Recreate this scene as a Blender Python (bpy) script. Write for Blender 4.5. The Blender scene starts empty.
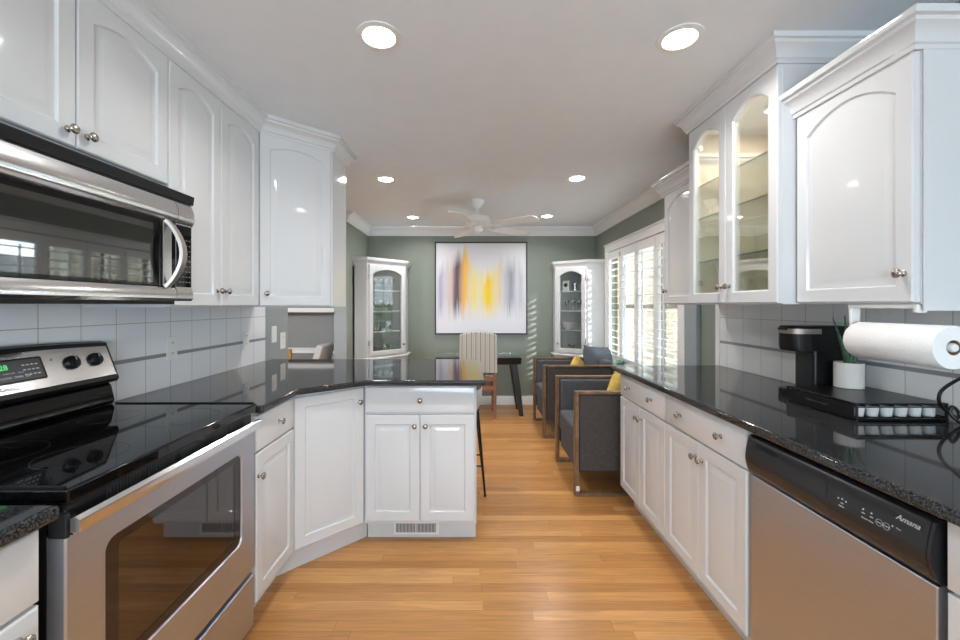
import bpy, bmesh, math, random
from mathutils import Vector, Matrix
random.seed(7)
PI = math.pi
SC = bpy.context.scene
COL = SC.collection

# ------------------------------------------------------------------ camera, world, lights, exposure
cam_d = bpy.data.cameras.new('camera'); cam = bpy.data.objects.new('camera', cam_d); COL.objects.link(cam)
cam.location = (0, 0, 1.33); cam.rotation_euler = (PI/2, 0, 0)
cam_d.sensor_width = 36; cam_d.lens = 405/960*36
cam_d.shift_x = 0.0094; cam_d.shift_y = -0.0151; cam_d.clip_start = 0.02
SC.camera = cam
SC.view_settings.view_transform = 'Standard'; SC.view_settings.look = 'None'
SC.view_settings.exposure = 0.60; SC.view_settings.gamma = 1.0; SC.view_settings.use_curve_mapping = False

W = bpy.data.worlds.new('sky'); SC.world = W; W.use_nodes = True
bg = W.node_tree.nodes['Background']; bg.inputs[0].default_value = (0.80, 0.90, 1.0, 1); bg.inputs[1].default_value = 1.8

sun_d = bpy.data.lights.new('sun', 'SUN'); sun = bpy.data.objects.new('sun', sun_d); COL.objects.link(sun)
sun_d.energy = 16.0; sun_d.angle = math.radians(0.6); sun_d.color = (1, 0.95, 0.86)
sun.rotation_euler = Vector((-0.75, 0.60, -0.36)).to_track_quat('-Z', 'Y').to_euler(); sun.location = (6, 0, 5)

def area(name, loc, dirv, sx, sy, e, col=(1, 1, 1)):
    d = bpy.data.lights.new(name, 'AREA'); d.shape = 'RECTANGLE'; d.size = sx; d.size_y = sy; d.energy = e; d.color = col
    o = bpy.data.objects.new(name, d); COL.objects.link(o); o.location = loc
    o.rotation_euler = Vector(dirv).to_track_quat('-Z', 'Z').to_euler(); return o
area('daylight_side_window', (2.02, 4.07, 2.50), (-0.75, 0, -0.65), 1.7, 0.7, 50, (0.82, 0.92, 1.0))
area('side_window_uplight', (2.10, 4.07, 0.20), (-0.62, 0, 0.78), 1.7, 0.7, 120, (0.70, 0.86, 1.0))  # uplight added below the window to brighten the ceiling
area('daylight_rear_window', (0.15, -2.16, 1.28), (-0.15, 1, 0.50), 2.3, 1.05, 54, (0.74, 0.88, 1.0))
area('dining_room_fill', (-3.2, 2.2, 2.2), (0.1, 0.7, -0.7), 1.2, 1.2, 70, (0.95, 0.98, 1))  # fill lamp added to brighten the dining room

# ------------------------------------------------------------------ helpers
class MB:
    def __init__(s): s.v = []; s.f = []; s.m = []; s.cm = 0
    def add(s, vs, fs):
        b = len(s.v); s.v += [tuple(p) for p in vs]
        for f in fs: s.f.append([b+i for i in f]); s.m.append(s.cm)
    def box(s, x0, x1, y0, y1, z0, z1):
        s.add([(x0,y0,z0),(x1,y0,z0),(x1,y1,z0),(x0,y1,z0),(x0,y0,z1),(x1,y0,z1),(x1,y1,z1),(x0,y1,z1)],
              [(0,3,2,1),(4,5,6,7),(0,1,5,4),(1,2,6,5),(2,3,7,6),(3,0,4,7)]); return s
    def obox(s, c, ex, ey, ez, hx, hy, hz):
        c = Vector(c); ex = Vector(ex).normalized(); ey = Vector(ey).normalized(); ez = Vector(ez).normalized(); vs = []
        for k in (-1, 1):
            for (i, j) in ((-1,-1),(1,-1),(1,1),(-1,1)): vs.append(c + ex*hx*i + ey*hy*j + ez*hz*k)
        s.add(vs, [(0,3,2,1),(4,5,6,7),(0,1,5,4),(1,2,6,5),(2,3,7,6),(3,0,4,7)]); return s
    def loft(s, loops, cap0=True, cap1=True, ring=False):
        n = len(loops[0]); vs = [p for l in loops for p in l]; fs = []
        L = len(loops)
        for a in range(L if ring else L-1):
            b = (a+1) % L
            for i in range(n):
                j = (i+1) % n; fs.append((a*n+i, a*n+j, b*n+j, b*n+i))
        if not ring:
            if cap0: fs.append(tuple(range(n-1, -1, -1)))
            if cap1: fs.append(tuple((L-1)*n+i for i in range(n)))
        s.add(vs, fs); return s
    def prism(s, poly, z0, z1):
        return s.loft([[(x, y, z0) for x, y in poly], [(x, y, z1) for x, y in poly]])
    def prism_y(s, poly, y0, y1):
        return s.loft([[(x, y0, z) for x, z in poly], [(x, y1, z) for x, z in poly]])
    def prism_x(s, poly, x0, x1):
        return s.loft([[(x0, y, z) for y, z in poly], [(x1, y, z) for y, z in poly]])
    def lathe(s, prof, o=(0,0,0), ax=(0,0,1), seg=24, closed=False):
        o = Vector(o); a = Vector(ax).normalized(); t = Vector((1,0,0)) if abs(a.x) < 0.9 else Vector((0,1,0))
        u = a.cross(t).normalized(); w = a.cross(u); loops = []
        for r, h in prof:
            r = max(r, 0.0002)
            loops.append([o + a*h + u*r*math.cos(2*PI*i/seg) + w*r*math.sin(2*PI*i/seg) for i in range(seg)])
        return s.loft(loops, ring=closed)
    def cyl(s, p, q, r, seg=16, r2=None):
        p = Vector(p); q = Vector(q); return s.lathe([(r, 0), (r if r2 is None else r2, (q-p).length)], p, q-p, seg)
    def tube(s, pts, r, seg=8, closed=False):
        pts = [Vector(p) for p in pts]; n = len(pts); loops = []; prev = None
        for i in range(n):
            if closed: d = pts[(i+1) % n] - pts[i-1]
            else: d = pts[min(i+1, n-1)] - pts[max(i-1, 0)]
            d.normalize()
            if prev is None: t = Vector((0,0,1)) if abs(d.z) < 0.9 else Vector((1,0,0)); u = d.cross(t).normalized()
            else: u = (prev - d*prev.dot(d)).normalized()
            prev = u; w = d.cross(u)
            rr = r[i] if isinstance(r, (list, tuple)) else r
            loops.append([pts[i] + u*rr*math.cos(2*PI*k/seg) + w*rr*math.sin(2*PI*k/seg) for k in range(seg)])
        return s.loft(loops, ring=closed)
    def ball(s, c, rx, ry=None, rz=None, seg=16, rings=10, p=1.0):
        ry = rx if ry is None else ry; rz = rx if rz is None else rz; loops = []
        def sg(v): return math.copysign(abs(v)**p, v)
        for k in range(rings+1):
            th = -PI/2 + PI*k/rings; ct = max(math.cos(th), 0.001)**p
            loops.append([(c[0]+rx*ct*sg(math.cos(2*PI*i/seg)), c[1]+ry*ct*sg(math.sin(2*PI*i/seg)), c[2]+rz*sg(math.sin(th))) for i in range(seg)])
        return s.loft(loops)
    def xf(s, M):
        s.v = [tuple(M @ Vector(p)) for p in s.v]; return s
    def build(s, name, mat, parent=None, bevel=0, smooth=None, loc=None, seg=2):
        me = bpy.data.meshes.new(name); me.from_pydata(s.v, [], s.f)
        mats = mat if isinstance(mat, (list, tuple)) else [mat]
        for m in mats: me.materials.append(m)
        me.polygons.foreach_set('material_index', s.m)
        b = bmesh.new(); b.from_mesh(me); bmesh.ops.recalc_face_normals(b, faces=b.faces)
        b.to_mesh(me); b.free()
        if smooth is not None or bevel:
            me.shade_smooth(); me.set_sharp_from_angle(angle=math.radians(smooth if smooth else 40))
        o = bpy.data.objects.new(name, me); COL.objects.link(o)
        if parent: o.parent = parent
        if loc: o.location = loc
        if bevel:
            md = o.modifiers.new('edge', 'BEVEL'); md.width = bevel; md.segments = seg; md.limit_method = 'ANGLE'; md.angle_limit = math.radians(40); md.harden_normals = True
        return o

def tag(o, label=None, cat=None, group=None, kind=None):
    if label: o['label'] = label
    if cat: o['category'] = cat
    if group: o['group'] = group
    if kind: o['kind'] = kind
    return o
def struct(o): o['kind'] = 'structure'; return o
def thing(name, label, cat, loc=(0,0,0), rz=0, group=None):
    o = bpy.data.objects.new(name, None); COL.objects.link(o); o.location = loc; o.rotation_euler = (0,0,rz)
    o.empty_display_size = 0.1
    return tag(o, label, cat, group)
def copy_tree(o, parent=None):
    c = o.copy(); COL.objects.link(c)
    if parent: c.parent = parent
    for ch in list(o.children): copy_tree(ch, c)
    return c

def sweep(path, prof, closed=False):
    """prof: (offset to the right-hand side of the path, z)"""
    n = len(path); P = [Vector(p) for p in path]; loops = []
    for i in range(n):
        nr = []
        for a, b in ((i-1, i), (i, i+1)):
            if closed or (a >= 0 and b < n):
                d = (P[b % n]-P[a % n]).normalized(); nr.append(Vector((d.y, -d.x)))
        if len(nr) == 1: m = nr[0]
        else: m = (nr[0]+nr[1]); m = m/m.length_squared*2 if m.length > 1e-5 else nr[0]
        loops.append([(P[i].x+m.x*o, P[i].y+m.y*o, z) for o, z in prof])
    mb = MB(); mb.loft(loops, ring=closed); return mb

# ------------------------------------------------------------------ materials
MATS = {}
def newmat(name):
    m = bpy.data.materials.new(name); m.use_nodes = True; MATS[name] = m
    nt = m.node_tree; return m, nt, nt.nodes, nt.links, nt.nodes['Principled BSDF']
def mat(name, col, rough=0.5, metal=0.0, var=0.04, scale=8.0, bump=0.0, bscale=60.0, coat=0.0, spec=0.5, stretch=(1,1,1), rvar=0.0):
    m, nt, N, L, b = newmat(name)
    tc = N.new('ShaderNodeTexCoord'); mp = N.new('ShaderNodeMapping'); mp.inputs['Scale'].default_value = stretch
    L.new(tc.outputs['Object'], mp.inputs[0])
    nz = N.new('ShaderNodeTexNoise'); nz.inputs['Scale'].default_value = scale; nz.inputs['Detail'].default_value = 4
    L.new(mp.outputs[0], nz.inputs['Vector'])
    rp = N.new('ShaderNodeValToRGB'); L.new(nz.outputs['Fac'], rp.inputs[0])
    rp.color_ramp.elements[0].position = 0.3; rp.color_ramp.elements[1].position = 0.7
    rp.color_ramp.elements[0].color = tuple(max(0, c*(1-var)) for c in col)+(1,)
    rp.color_ramp.elements[1].color = tuple(min(1, c*(1+var)) for c in col)+(1,)
    L.new(rp.outputs[0], b.inputs['Base Color'])
    b.inputs['Roughness'].default_value = rough; b.inputs['Metallic'].default_value = metal
    b.inputs['Specular IOR Level'].default_value = spec; b.inputs['Coat Weight'].default_value = coat; b.inputs['Coat Roughness'].default_value = 0.05
    if rvar:
        mr = N.new('ShaderNodeMapRange'); mr.inputs['To Min'].default_value = rough-rvar; mr.inputs['To Max'].default_value = rough+rvar
        L.new(nz.outputs['Fac'], mr.inputs['Value']); L.new(mr.outputs[0], b.inputs['Roughness'])
    if bump:
        n2 = N.new('ShaderNodeTexNoise'); n2.inputs['Scale'].default_value = bscale; n2.inputs['Detail'].default_value = 3
        L.new(mp.outputs[0], n2.inputs['Vector'])
        bp = N.new('ShaderNodeBump'); bp.inputs['Strength'].default_value = bump; bp.inputs['Distance'].default_value = 0.002
        L.new(n2.outputs['Fac'], bp.inputs['Height']); L.new(bp.outputs[0], b.inputs['Normal'])
    return m
def emis(name, col, e):
    m, nt, N, L, b = newmat(name)
    b.inputs['Base Color'].default_value = (*col, 1); b.inputs['Emission Color'].default_value = (*col, 1); b.inputs['Emission Strength'].default_value = e
    return m
def glassy(name, tint=(1,1,1), refl=0.08, rough=0.0, gcol=(1,1,1)):
    m, nt, N, L, b = newmat(name); N.remove(b); out = N['Material Output']
    t = N.new('ShaderNodeBsdfTransparent'); t.inputs[0].default_value = (*tint, 1)
    g = N.new('ShaderNodeBsdfGlossy'); g.inputs['Roughness'].default_value = rough; g.inputs['Color'].default_value = (*gcol, 1)
    fr = N.new('ShaderNodeLayerWeight'); fr.inputs[0].default_value = 0.35
    mr = N.new('ShaderNodeMapRange'); mr.inputs['To Min'].default_value = refl; mr.inputs['To Max'].default_value = min(1, refl+0.6)
    mx = N.new('ShaderNodeMixShader'); L.new(fr.outputs['Fresnel'], mr.inputs['Value']); L.new(mr.outputs[0], mx.inputs[0])
    L.new(t.outputs[0], mx.inputs[1]); L.new(g.outputs[0], mx.inputs[2]); L.new(mx.outputs[0], out.inputs[0]); return m

M_white = mat('gloss_white_lacquer', (0.69, 0.70, 0.712), 0.08, var=0.012, scale=3, bump=0.012, bscale=4)
M_trim = mat('white_trim_paint', (0.82, 0.82, 0.81), 0.35, var=0.01)
M_ceil = mat('ceiling_paint', (0.79, 0.815, 0.845), 0.9, var=0.015, bump=0.25, bscale=45)
M_gray = mat('blue_grey_wall_paint', (0.30, 0.335, 0.35), 0.6, var=0.02, bump=0.06)
M_sage = mat('sage_green_wall_paint', (0.228, 0.256, 0.215), 0.38, var=0.02, bump=0.08, bscale=30)
M_din = mat('dining_grey_paint', (0.25, 0.255, 0.26), 0.6, var=0.02)
M_nickel = mat('brushed_nickel', (0.44, 0.40, 0.36), 0.24, 1.0, var=0.05)
M_steel = mat('brushed_stainless_steel', (0.54, 0.565, 0.625), 0.42, 1.0, var=0.03, scale=6, stretch=(1, 1, 40), rvar=0.04, bump=0.04, bscale=10)
M_handle = mat('satin_handle_metal', (0.42, 0.38, 0.34), 0.4, 1.0, var=0.03)
M_steelv = mat('polished_stainless_steel', (0.76, 0.76, 0.77), 0.20, 1.0, var=0.02, scale=4, stretch=(1, 1, 30), rvar=0.03)
M_chrome = mat('polished_metal', (0.75, 0.74, 0.72), 0.1, 1.0, var=0.02)
M_black = mat('black_plastic', (0.008, 0.008, 0.009), 0.3, var=0.1, spec=0.3)
M_blackg = mat('black_glass', (0.004, 0.004, 0.0045), 0.035, var=0.1, spec=0.42)
M_dark = mat('charcoal_plastic', (0.022, 0.023, 0.026), 0.38, var=0.05, spec=0.35)
M_blackm = mat('black_metal', (0.008, 0.008, 0.009), 0.3, var=0.1, spec=0.35)
M_screen = mat('grey_display_glass', (0.10, 0.10, 0.105), 0.2, var=0.05)
M_green = emis('green_lit_digits', (0.12, 0.75, 0.2), 0.6)
M_print = mat('white_print', (0.6, 0.6, 0.6), 0.5)
M_printg = mat('grey_print', (0.16, 0.17, 0.18), 0.5)
M_plast = mat('white_plastic', (0.82, 0.82, 0.80), 0.35, var=0.01)
M_paper = mat('white_paper_towel', (0.88, 0.87, 0.86), 0.95, var=0.02, bump=0.5, bscale=180)
M_card = mat('cardboard', (0.30, 0.22, 0.16), 0.9)
M_ceram = mat('matt_white_ceramic', (0.74, 0.71, 0.67), 0.6, var=0.03)
M_aloe = mat('aloe_leaf', (0.06, 0.13, 0.07), 0.45, var=0.5, scale=90)
M_leaf = mat('small_leaves', (0.10, 0.26, 0.14), 0.5, var=0.4, scale=40)
M_soil = mat('dark_soil', (0.04, 0.03, 0.02), 0.95, var=0.4, scale=60)
M_walnut = mat('walnut_wood', (0.20, 0.112, 0.060), 0.38, var=0.35, scale=5, stretch=(4, 4, 4))
M_fabric = mat('charcoal_fabric', (0.10, 0.108, 0.125), 0.95, var=0.15, scale=40, bump=0.5, bscale=400)
M_steel.node_tree.nodes['Principled BSDF'].inputs['Anisotropic'].default_value = 0.6
M_fabpan = mat('charcoal_weave', (0.072, 0.062, 0.058), 0.95, var=0.25, scale=90, bump=0.6, bscale=500)
M_yellow = mat('yellow_fabric', (0.72, 0.50, 0.12), 0.9, var=0.25, scale=25, bump=0.3, bscale=300)
M_throw = mat('pale_grey_knit', (0.55, 0.55, 0.56), 0.95, var=0.1, scale=30, bump=0.5, bscale=200)
M_cherry = mat('reddish_brown_wood', (0.26, 0.10, 0.04), 0.35, var=0.3, scale=6)
M_espresso = mat('espresso_wood', (0.018, 0.012, 0.010), 0.35, var=0.3, scale=10)
M_oakch = mat('honey_oak', (0.45, 0.24, 0.07), 0.4, var=0.2, scale=12)
M_gold = mat('gold_metal', (0.62, 0.42, 0.16), 0.3, 1.0, var=0.1)
M_glass = glassy('clear_glass', (0.97, 0.98, 0.97), 0.05)
M_shelfg = glassy('green_edged_glass', (0.93, 0.96, 0.94), 0.05, 0.08)
M_edge = mat('dark_green_glass_edge', (0.05, 0.09, 0.07), 0.2)
M_ware = glassy('glassware', (0.86, 0.90, 0.90), 0.18, 0.03)
M_oveng = glassy('smoked_oven_glass', (0.38, 0.30, 0.26), 0.10, 0.02, (0.85, 0.85, 0.85))
M_cav = mat('oven_interior_enamel', (0.045, 0.028, 0.020), 0.5, var=0.2)
M_cream = mat('cream_cabinet_interior', (0.66, 0.59, 0.48), 0.6, var=0.03)
M_hedge = mat('hedge_leaves', (0.24, 0.36, 0.18), 0.9, var=0.7, scale=9)
M_fence = mat('cream_painted_boards', (0.80, 0.70, 0.52), 0.8, var=0.15, scale=6)
M_ground = mat('pale_patio', (0.60, 0.57, 0.52), 0.9, var=0.1)
M_ext = mat('sun_blocker_stucco', (0.55, 0.50, 0.42), 0.9, var=0.06)

def floor_mat():
    m, nt, N, L, b = newmat('oak_strip_floor')
    tc = N.new('ShaderNodeTexCoord'); sp = N.new('ShaderNodeSeparateXYZ'); L.new(tc.outputs['Object'], sp.inputs[0])
    def mth(op, a, bb=None, c=None):
        n = N.new('ShaderNodeMath'); n.operation = op
        for i, v in enumerate((a, bb, c)):
            if v is None: continue
            if isinstance(v, (int, float)): n.inputs[i].default_value = v
            else: L.new(v, n.inputs[i])
        return n.outputs[0]
    wd = 0.057
    yr = mth('DIVIDE', sp.outputs['Y'], wd); row = mth('FLOOR', yr); fy = mth('FRACT', yr)
    wn = N.new('ShaderNodeTexWhiteNoise'); wn.noise_dimensions = '1D'; L.new(row, wn.inputs['W'])
    xo = mth('ADD', mth('DIVIDE', sp.outputs['X'], 1.15), mth('MULTIPLY', wn.outputs['Value'], 7.3)); bi = mth('FLOOR', xo); fx = mth('FRACT', xo)
    cb = N.new('ShaderNodeCombineXYZ'); L.new(row, cb.inputs[0]); L.new(bi, cb.inputs[1])
    w2 = N.new('ShaderNodeTexWhiteNoise'); w2.noise_dimensions = '3D'; L.new(cb.outputs[0], w2.inputs['Vector'])
    rp = N.new('ShaderNodeValToRGB'); L.new(w2.outputs['Value'], rp.inputs[0]); cr = rp.color_ramp
    cr.elements[0].position = 0.0; cr.elements[0].color = (0.50, 0.225, 0.070, 1)
    cr.elements[1].position = 1.0; cr.elements[1].color = (0.68, 0.355, 0.135, 1)
    e = cr.elements.new(0.5); e.color = (0.60, 0.290, 0.095, 1)
    # grain
    mp = N.new('ShaderNodeMapping'); mp.inputs['Scale'].default_value = (2.2, 42, 1); L.new(tc.outputs['Object'], mp.inputs[0])
    off = N.new('ShaderNodeVectorMath'); off.operation = 'MULTIPLY_ADD'; L.new(w2.outputs['Color'], off.inputs[0]); off.inputs[1].default_value = (30, 30, 30); L.new(mp.outputs[0], off.inputs[2])
    gn = N.new('ShaderNodeTexNoise'); gn.inputs['Scale'].default_value = 1.6; gn.inputs['Detail'].default_value = 7; gn.inputs['Distortion'].default_value = 1.2; L.new(off.outputs[0], gn.inputs['Vector'])
    gr = N.new('ShaderNodeMapRange'); gr.inputs['From Min'].default_value = 0.3; gr.inputs['From Max'].default_value = 0.7; gr.inputs['To Min'].default_value = 0.80; gr.inputs['To Max'].default_value = 1.12; L.new(gn.outputs['Fac'], gr.inputs['Value'])
    seam = mth('MINIMUM', mth('GREATER_THAN', mth('MULTIPLY', mth('MINIMUM', fy, mth('SUBTRACT', 1, fy)), wd), 0.0006), mth('GREATER_THAN', mth('MULTIPLY', mth('MINIMUM', fx, mth('SUBTRACT', 1, fx)), 1.15), 0.0009))
    sm = mth('ADD', mth('MULTIPLY', seam, 0.5), 0.5)
    fac = mth('MULTIPLY', gr.outputs[0], sm)
    mx = N.new('ShaderNodeVectorMath'); mx.operation = 'SCALE'; L.new(rp.outputs[0], mx.inputs[0]); L.new(fac, mx.inputs['Scale'])
    L.new(mx.outputs[0], b.inputs['Base Color']); b.inputs['Roughness'].default_value = 0.28
    bp = N.new('ShaderNodeBump'); bp.inputs['Strength'].default_value = 0.25; bp.inputs['Distance'].default_value = 0.001; L.new(fac, bp.inputs['Height']); L.new(bp.outputs[0], b.inputs['Normal'])
    return m
M_floor = floor_mat()

def granite_mat():
    m, nt, N, L, b = newmat('black_granite')
    tc = N.new('ShaderNodeTexCoord')
    n1 = N.new('ShaderNodeTexNoise'); n1.inputs['Scale'].default_value = 250; n1.inputs['Detail'].default_value = 5; L.new(tc.outputs['Object'], n1.inputs['Vector'])
    n2 = N.new('ShaderNodeTexVoronoi'); n2.inputs['Scale'].default_value = 260; L.new(tc.outputs['Object'], n2.inputs['Vector'])
    r1 = N.new('ShaderNodeValToRGB'); L.new(n1.outputs['Fac'], r1.inputs[0])
    r1.color_ramp.elements[0].position = 0.42; r1.color_ramp.elements[0].color = (0.006, 0.006, 0.0065, 1)
    r1.color_ramp.elements[1].position = 0.68; r1.color_ramp.elements[1].color = (0.085, 0.087, 0.092, 1)
    r2 = N.new('ShaderNodeValToRGB'); L.new(n2.outputs['Distance'], r2.inputs[0])
    r2.color_ramp.elements[0].position = 0.02; r2.color_ramp.elements[0].color = (0.03, 0.028, 0.025, 1)
    r2.color_ramp.elements[1].position = 0.16; r2.color_ramp.elements[1].color = (0, 0, 0, 1)
    ad = N.new('ShaderNodeVectorMath'); ad.operation = 'ADD'; L.new(r1.outputs[0], ad.inputs[0]); L.new(r2.outputs[0], ad.inputs[1])
    L.new(ad.outputs[0], b.inputs['Base Color']); b.inputs['Roughness'].default_value = 0.05; b.inputs['Specular IOR Level'].default_value = 0.42
    return m
M_granite = granite_mat()

def tile_mat(name, axis, col):
    m, nt, N, L, b = newmat(name)
    tc = N.new('ShaderNodeTexCoord'); sp = N.new('ShaderNodeSeparateXYZ'); cb = N.new('ShaderNodeCombineXYZ')
    L.new(tc.outputs['Object'], sp.inputs[0]); L.new(sp.outputs['Y'], cb.inputs[0]); L.new(sp.outputs['Z'], cb.inputs[1])
    br = N.new('ShaderNodeTexBrick'); br.offset = 0.0; br.inputs['Scale'].default_value = 1.0
    br.inputs['Brick Width'].default_value = 0.155; br.inputs['Row Height'].default_value = 0.155
    br.inputs['Mortar Size'].default_value = 0.0016; br.inputs['Mortar Smooth'].default_value = 0.3
    br.inputs['Color1'].default_value = (*col, 1); br.inputs['Color2'].default_value = (col[0]*0.97, col[1]*0.97, col[2]*0.98, 1); br.inputs['Mortar'].default_value = (0.42, 0.43, 0.45, 1)
    L.new(cb.outputs[0], br.inputs['Vector']); L.new(br.outputs['Color'], b.inputs['Base Color'])
    bp = N.new('ShaderNodeBump'); bp.invert = True; bp.inputs['Strength'].default_value = 0.5; bp.inputs['Distance'].default_value = 0.002
    L.new(br.outputs['Fac'], bp.inputs['Height']); L.new(bp.outputs[0], b.inputs['Normal']); b.inputs['Roughness'].default_value = 0.09
    return m
M_tileL = tile_mat('white_glazed_tile', 'Y', (0.88, 0.89, 0.92))
M_tileR = tile_mat('shade_toned_glazed_tile', 'Y', (0.80, 0.80, 0.79))  # same tile as the left wall, dimmer light put into its colour
M_liner = mat('grey_tile_liner', (0.26, 0.27, 0.29), 0.3)

def stripe_mat():
    m, nt, N, L, b = newmat('striped_linen')
    tc = N.new('ShaderNodeTexCoord'); sp = N.new('ShaderNodeSeparateXYZ'); L.new(tc.outputs['Object'], sp.inputs[0])
    d = N.new('ShaderNodeMath'); d.operation = 'MULTIPLY'; d.inputs[1].default_value = 1/0.054; L.new(sp.outputs['X'], d.inputs[0])
    f = N.new('ShaderNodeMath'); f.operation = 'FRACT'; L.new(d.outputs[0], f.inputs[0])
    r = N.new('ShaderNodeValToRGB'); L.new(f.outputs[0], r.inputs[0]); cr = r.color_ramp
    cr.elements[0].position = 0.0; cr.elements[0].color = (0.56, 0.54, 0.49, 1); cr.elements[1].position = 1.0; cr.elements[1].color = (0.56, 0.54, 0.49, 1)
    for p, c in ((0.42, (0.58, 0.56, 0.51)), (0.44, (0.10, 0.10, 0.09)), (0.54, (0.10, 0.10, 0.09)), (0.55, (0.58, 0.56, 0.51)), (0.85, (0.56, 0.54, 0.49)), (0.88, (0.48, 0.46, 0.38))):
        e = cr.elements.new(p); e.color = (*c, 1)
    L.new(r.outputs[0], b.inputs['Base Color']); b.inputs['Roughness'].default_value = 0.9
    return m
M_stripe = stripe_mat()

def painting_mat():
    m, nt, N, L, b = newmat('abstract_paint')
    tc = N.new('ShaderNodeTexCoord'); sp = N.new('ShaderNodeSeparateXYZ'); L.new(tc.outputs['Generated'], sp.inputs[0])
    def noise(sx, sz, sc, det=3):
        mp = N.new('ShaderNodeMapping'); mp.inputs['Scale'].default_value = (sx, 1, sz); L.new(tc.outputs['Generated'], mp.inputs[0])
        n = N.new('ShaderNodeTexNoise'); n.inputs['Scale'].default_value = sc; n.inputs['Detail'].default_value = det; L.new(mp.outputs[0], n.inputs['Vector']); return n.outputs['Fac']
    def mth(op, a, bb, cl=False):
        n = N.new('ShaderNodeMath'); n.operation = op; n.use_clamp = cl
        for i, v in enumerate((a, bb)):
            if isinstance(v, (int, float)): n.inputs[i].default_value = v
            else: L.new(v, n.inputs[i])
        return n.outputs[0]
    nx = noise(26, 0.8, 1.0); ns = noise(60, 1.5, 1.0)
    xx = mth('ADD', sp.outputs['X'], mth('MULTIPLY', mth('SUBTRACT', noise(9, 1.2, 1.0), 0.5), 0.05))
    rx = N.new('ShaderNodeValToRGB'); L.new(xx, rx.inputs[0]); cr = rx.color_ramp
    base = (0.72, 0.71, 0.75)
    stops = [(0.0, base), (0.05, (0.38, 0.36, 0.50)), (0.09, (0.56, 0.54, 0.62)), (0.14, (0.62, 0.52, 0.48)), (0.18, (0.60, 0.46, 0.40)), (0.215, (0.18, 0.12, 0.16)), (0.245, (0.07, 0.05, 0.08)), (0.275, (0.50, 0.26, 0.16)),
             (0.31, (0.80, 0.46, 0.08)), (0.345, (0.86, 0.52, 0.10)), (0.38, (0.74, 0.62, 0.42)), (0.42, (0.84, 0.68, 0.20)), (0.48, (0.74, 0.68, 0.48)), (0.53, (0.86, 0.66, 0.10)), (0.575, (0.88, 0.58, 0.03)), (0.62, (0.84, 0.64, 0.14)),
             (0.66, (0.72, 0.64, 0.42)), (0.70, (0.78, 0.60, 0.30)), (0.74, (0.58, 0.58, 0.60)), (0.79, (0.42, 0.42, 0.46)), (0.825, (0.26, 0.27, 0.31)), (0.86, (0.40, 0.41, 0.46)), (0.90, (0.60, 0.60, 0.64)), (0.95, (0.50, 0.49, 0.54)), (1.0, base)]
    while len(cr.elements) > 1: cr.elements.remove(cr.elements[-1])
    cr.elements[0].position = stops[0][0]; cr.elements[0].color = (*stops[0][1], 1)
    for p, c in stops[1:]:
        e = cr.elements.new(p); e.color = (*c, 1)
    # mask along height, its top edge varying with x
    rt = N.new('ShaderNodeValToRGB'); L.new(sp.outputs['X'], rt.inputs[0]); ct = rt.color_ramp
    while len(ct.elements) > 1: ct.elements.remove(ct.elements[-1])
    tops = [(0.0, 0.70), (0.12, 0.78), (0.22, 0.88), (0.33, 0.96), (0.40, 0.78), (0.50, 0.66), (0.58, 0.70), (0.70, 0.80), (0.82, 0.82), (0.92, 0.8), (1.0, 0.7)]
    ct.elements[0].position = 0; ct.elements[0].color = (0.7, 0.7, 0.7, 1)
    for p, v in tops[1:]:
        e = ct.elements.new(p); e.color = (v, v, v, 1)
    zt = mth('SUBTRACT', rt.outputs[0], sp.outputs['Z'])
    zt = mth('ADD', zt, mth('MULTIPLY', mth('SUBTRACT', nx, 0.5), 0.30)); mt = mth('MULTIPLY', mth('ADD', zt, 0.05), 5.5, True)
    zb = mth('SUBTRACT', sp.outputs['Z'], 0.14); zb = mth('ADD', zb, mth('MULTIPLY', mth('SUBTRACT', ns, 0.5), 0.28)); mb_ = mth('MULTIPLY', zb, 4.5, True)
    mk = mth('MULTIPLY', mth('MULTIPLY', mt, mb_), mth('ADD', mth('MULTIPLY', ns, 0.9), 0.55), True)
    mx = N.new('ShaderNodeMix'); mx.data_type = 'RGBA'; mx.inputs[6].default_value = (*base, 1)
    L.new(mk, mx.inputs[0]); L.new(rx.outputs[0], mx.inputs[7]); L.new(mx.outputs[2], b.inputs['Base Color']); b.inputs['Roughness'].default_value = 0.6
    return m
M_paint = painting_mat()

# ------------------------------------------------------------------ room shell
XL, XR, YB, YR, ZC, XN = -1.51, 1.68, 5.45, -2.2, 2.38, -1.386
struct(MB().box(-4.6, XR+0.15, YR-0.15, YB+0.15, -0.1, 0).build('floor', M_floor))
struct(MB().box(-4.6, XR+0.15, YR-0.15, YB+0.15, ZC, ZC+0.12).build('ceiling', M_ceil))
struct(MB().box(-4.6, XR+0.15, YB, YB+0.14, 0, ZC).build('wall_back', M_sage))
wl = MB(); wl.box(XL-0.12, XL, YR, 3.34, 0, ZC)
struct(wl.build('wall_left', M_gray))
wn = MB(); wn.box(XL, XN, 4.52, YB, 0, ZC)
struct(wn.build('wall_left_nook', M_sage))
struct(MB().box(XL-0.02, XL, 4.52, YB, 0, ZC).box(XL, XN-0.0, 4.505, 4.52, 0, ZC).box(XL-0.12, XN, 3.34, 4.505, 2.12, ZC).build('wall_left_opening', M_gray))
# right wall with the window opening
WY0, WY1, WZ0, WZ1 = 3.22, 4.93, 0.66, 1.97
wr = MB(); wr.box(XR, XR+0.14, YR, WY0, 0, ZC).box(XR, XR+0.14, WY1, YB, 0, ZC).box(XR, XR+0.14, WY0, WY1, 0, WZ0).box(XR, XR+0.14, WY0, WY1, WZ1, ZC)
struct(wr.build('wall_right', M_sage))
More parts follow.
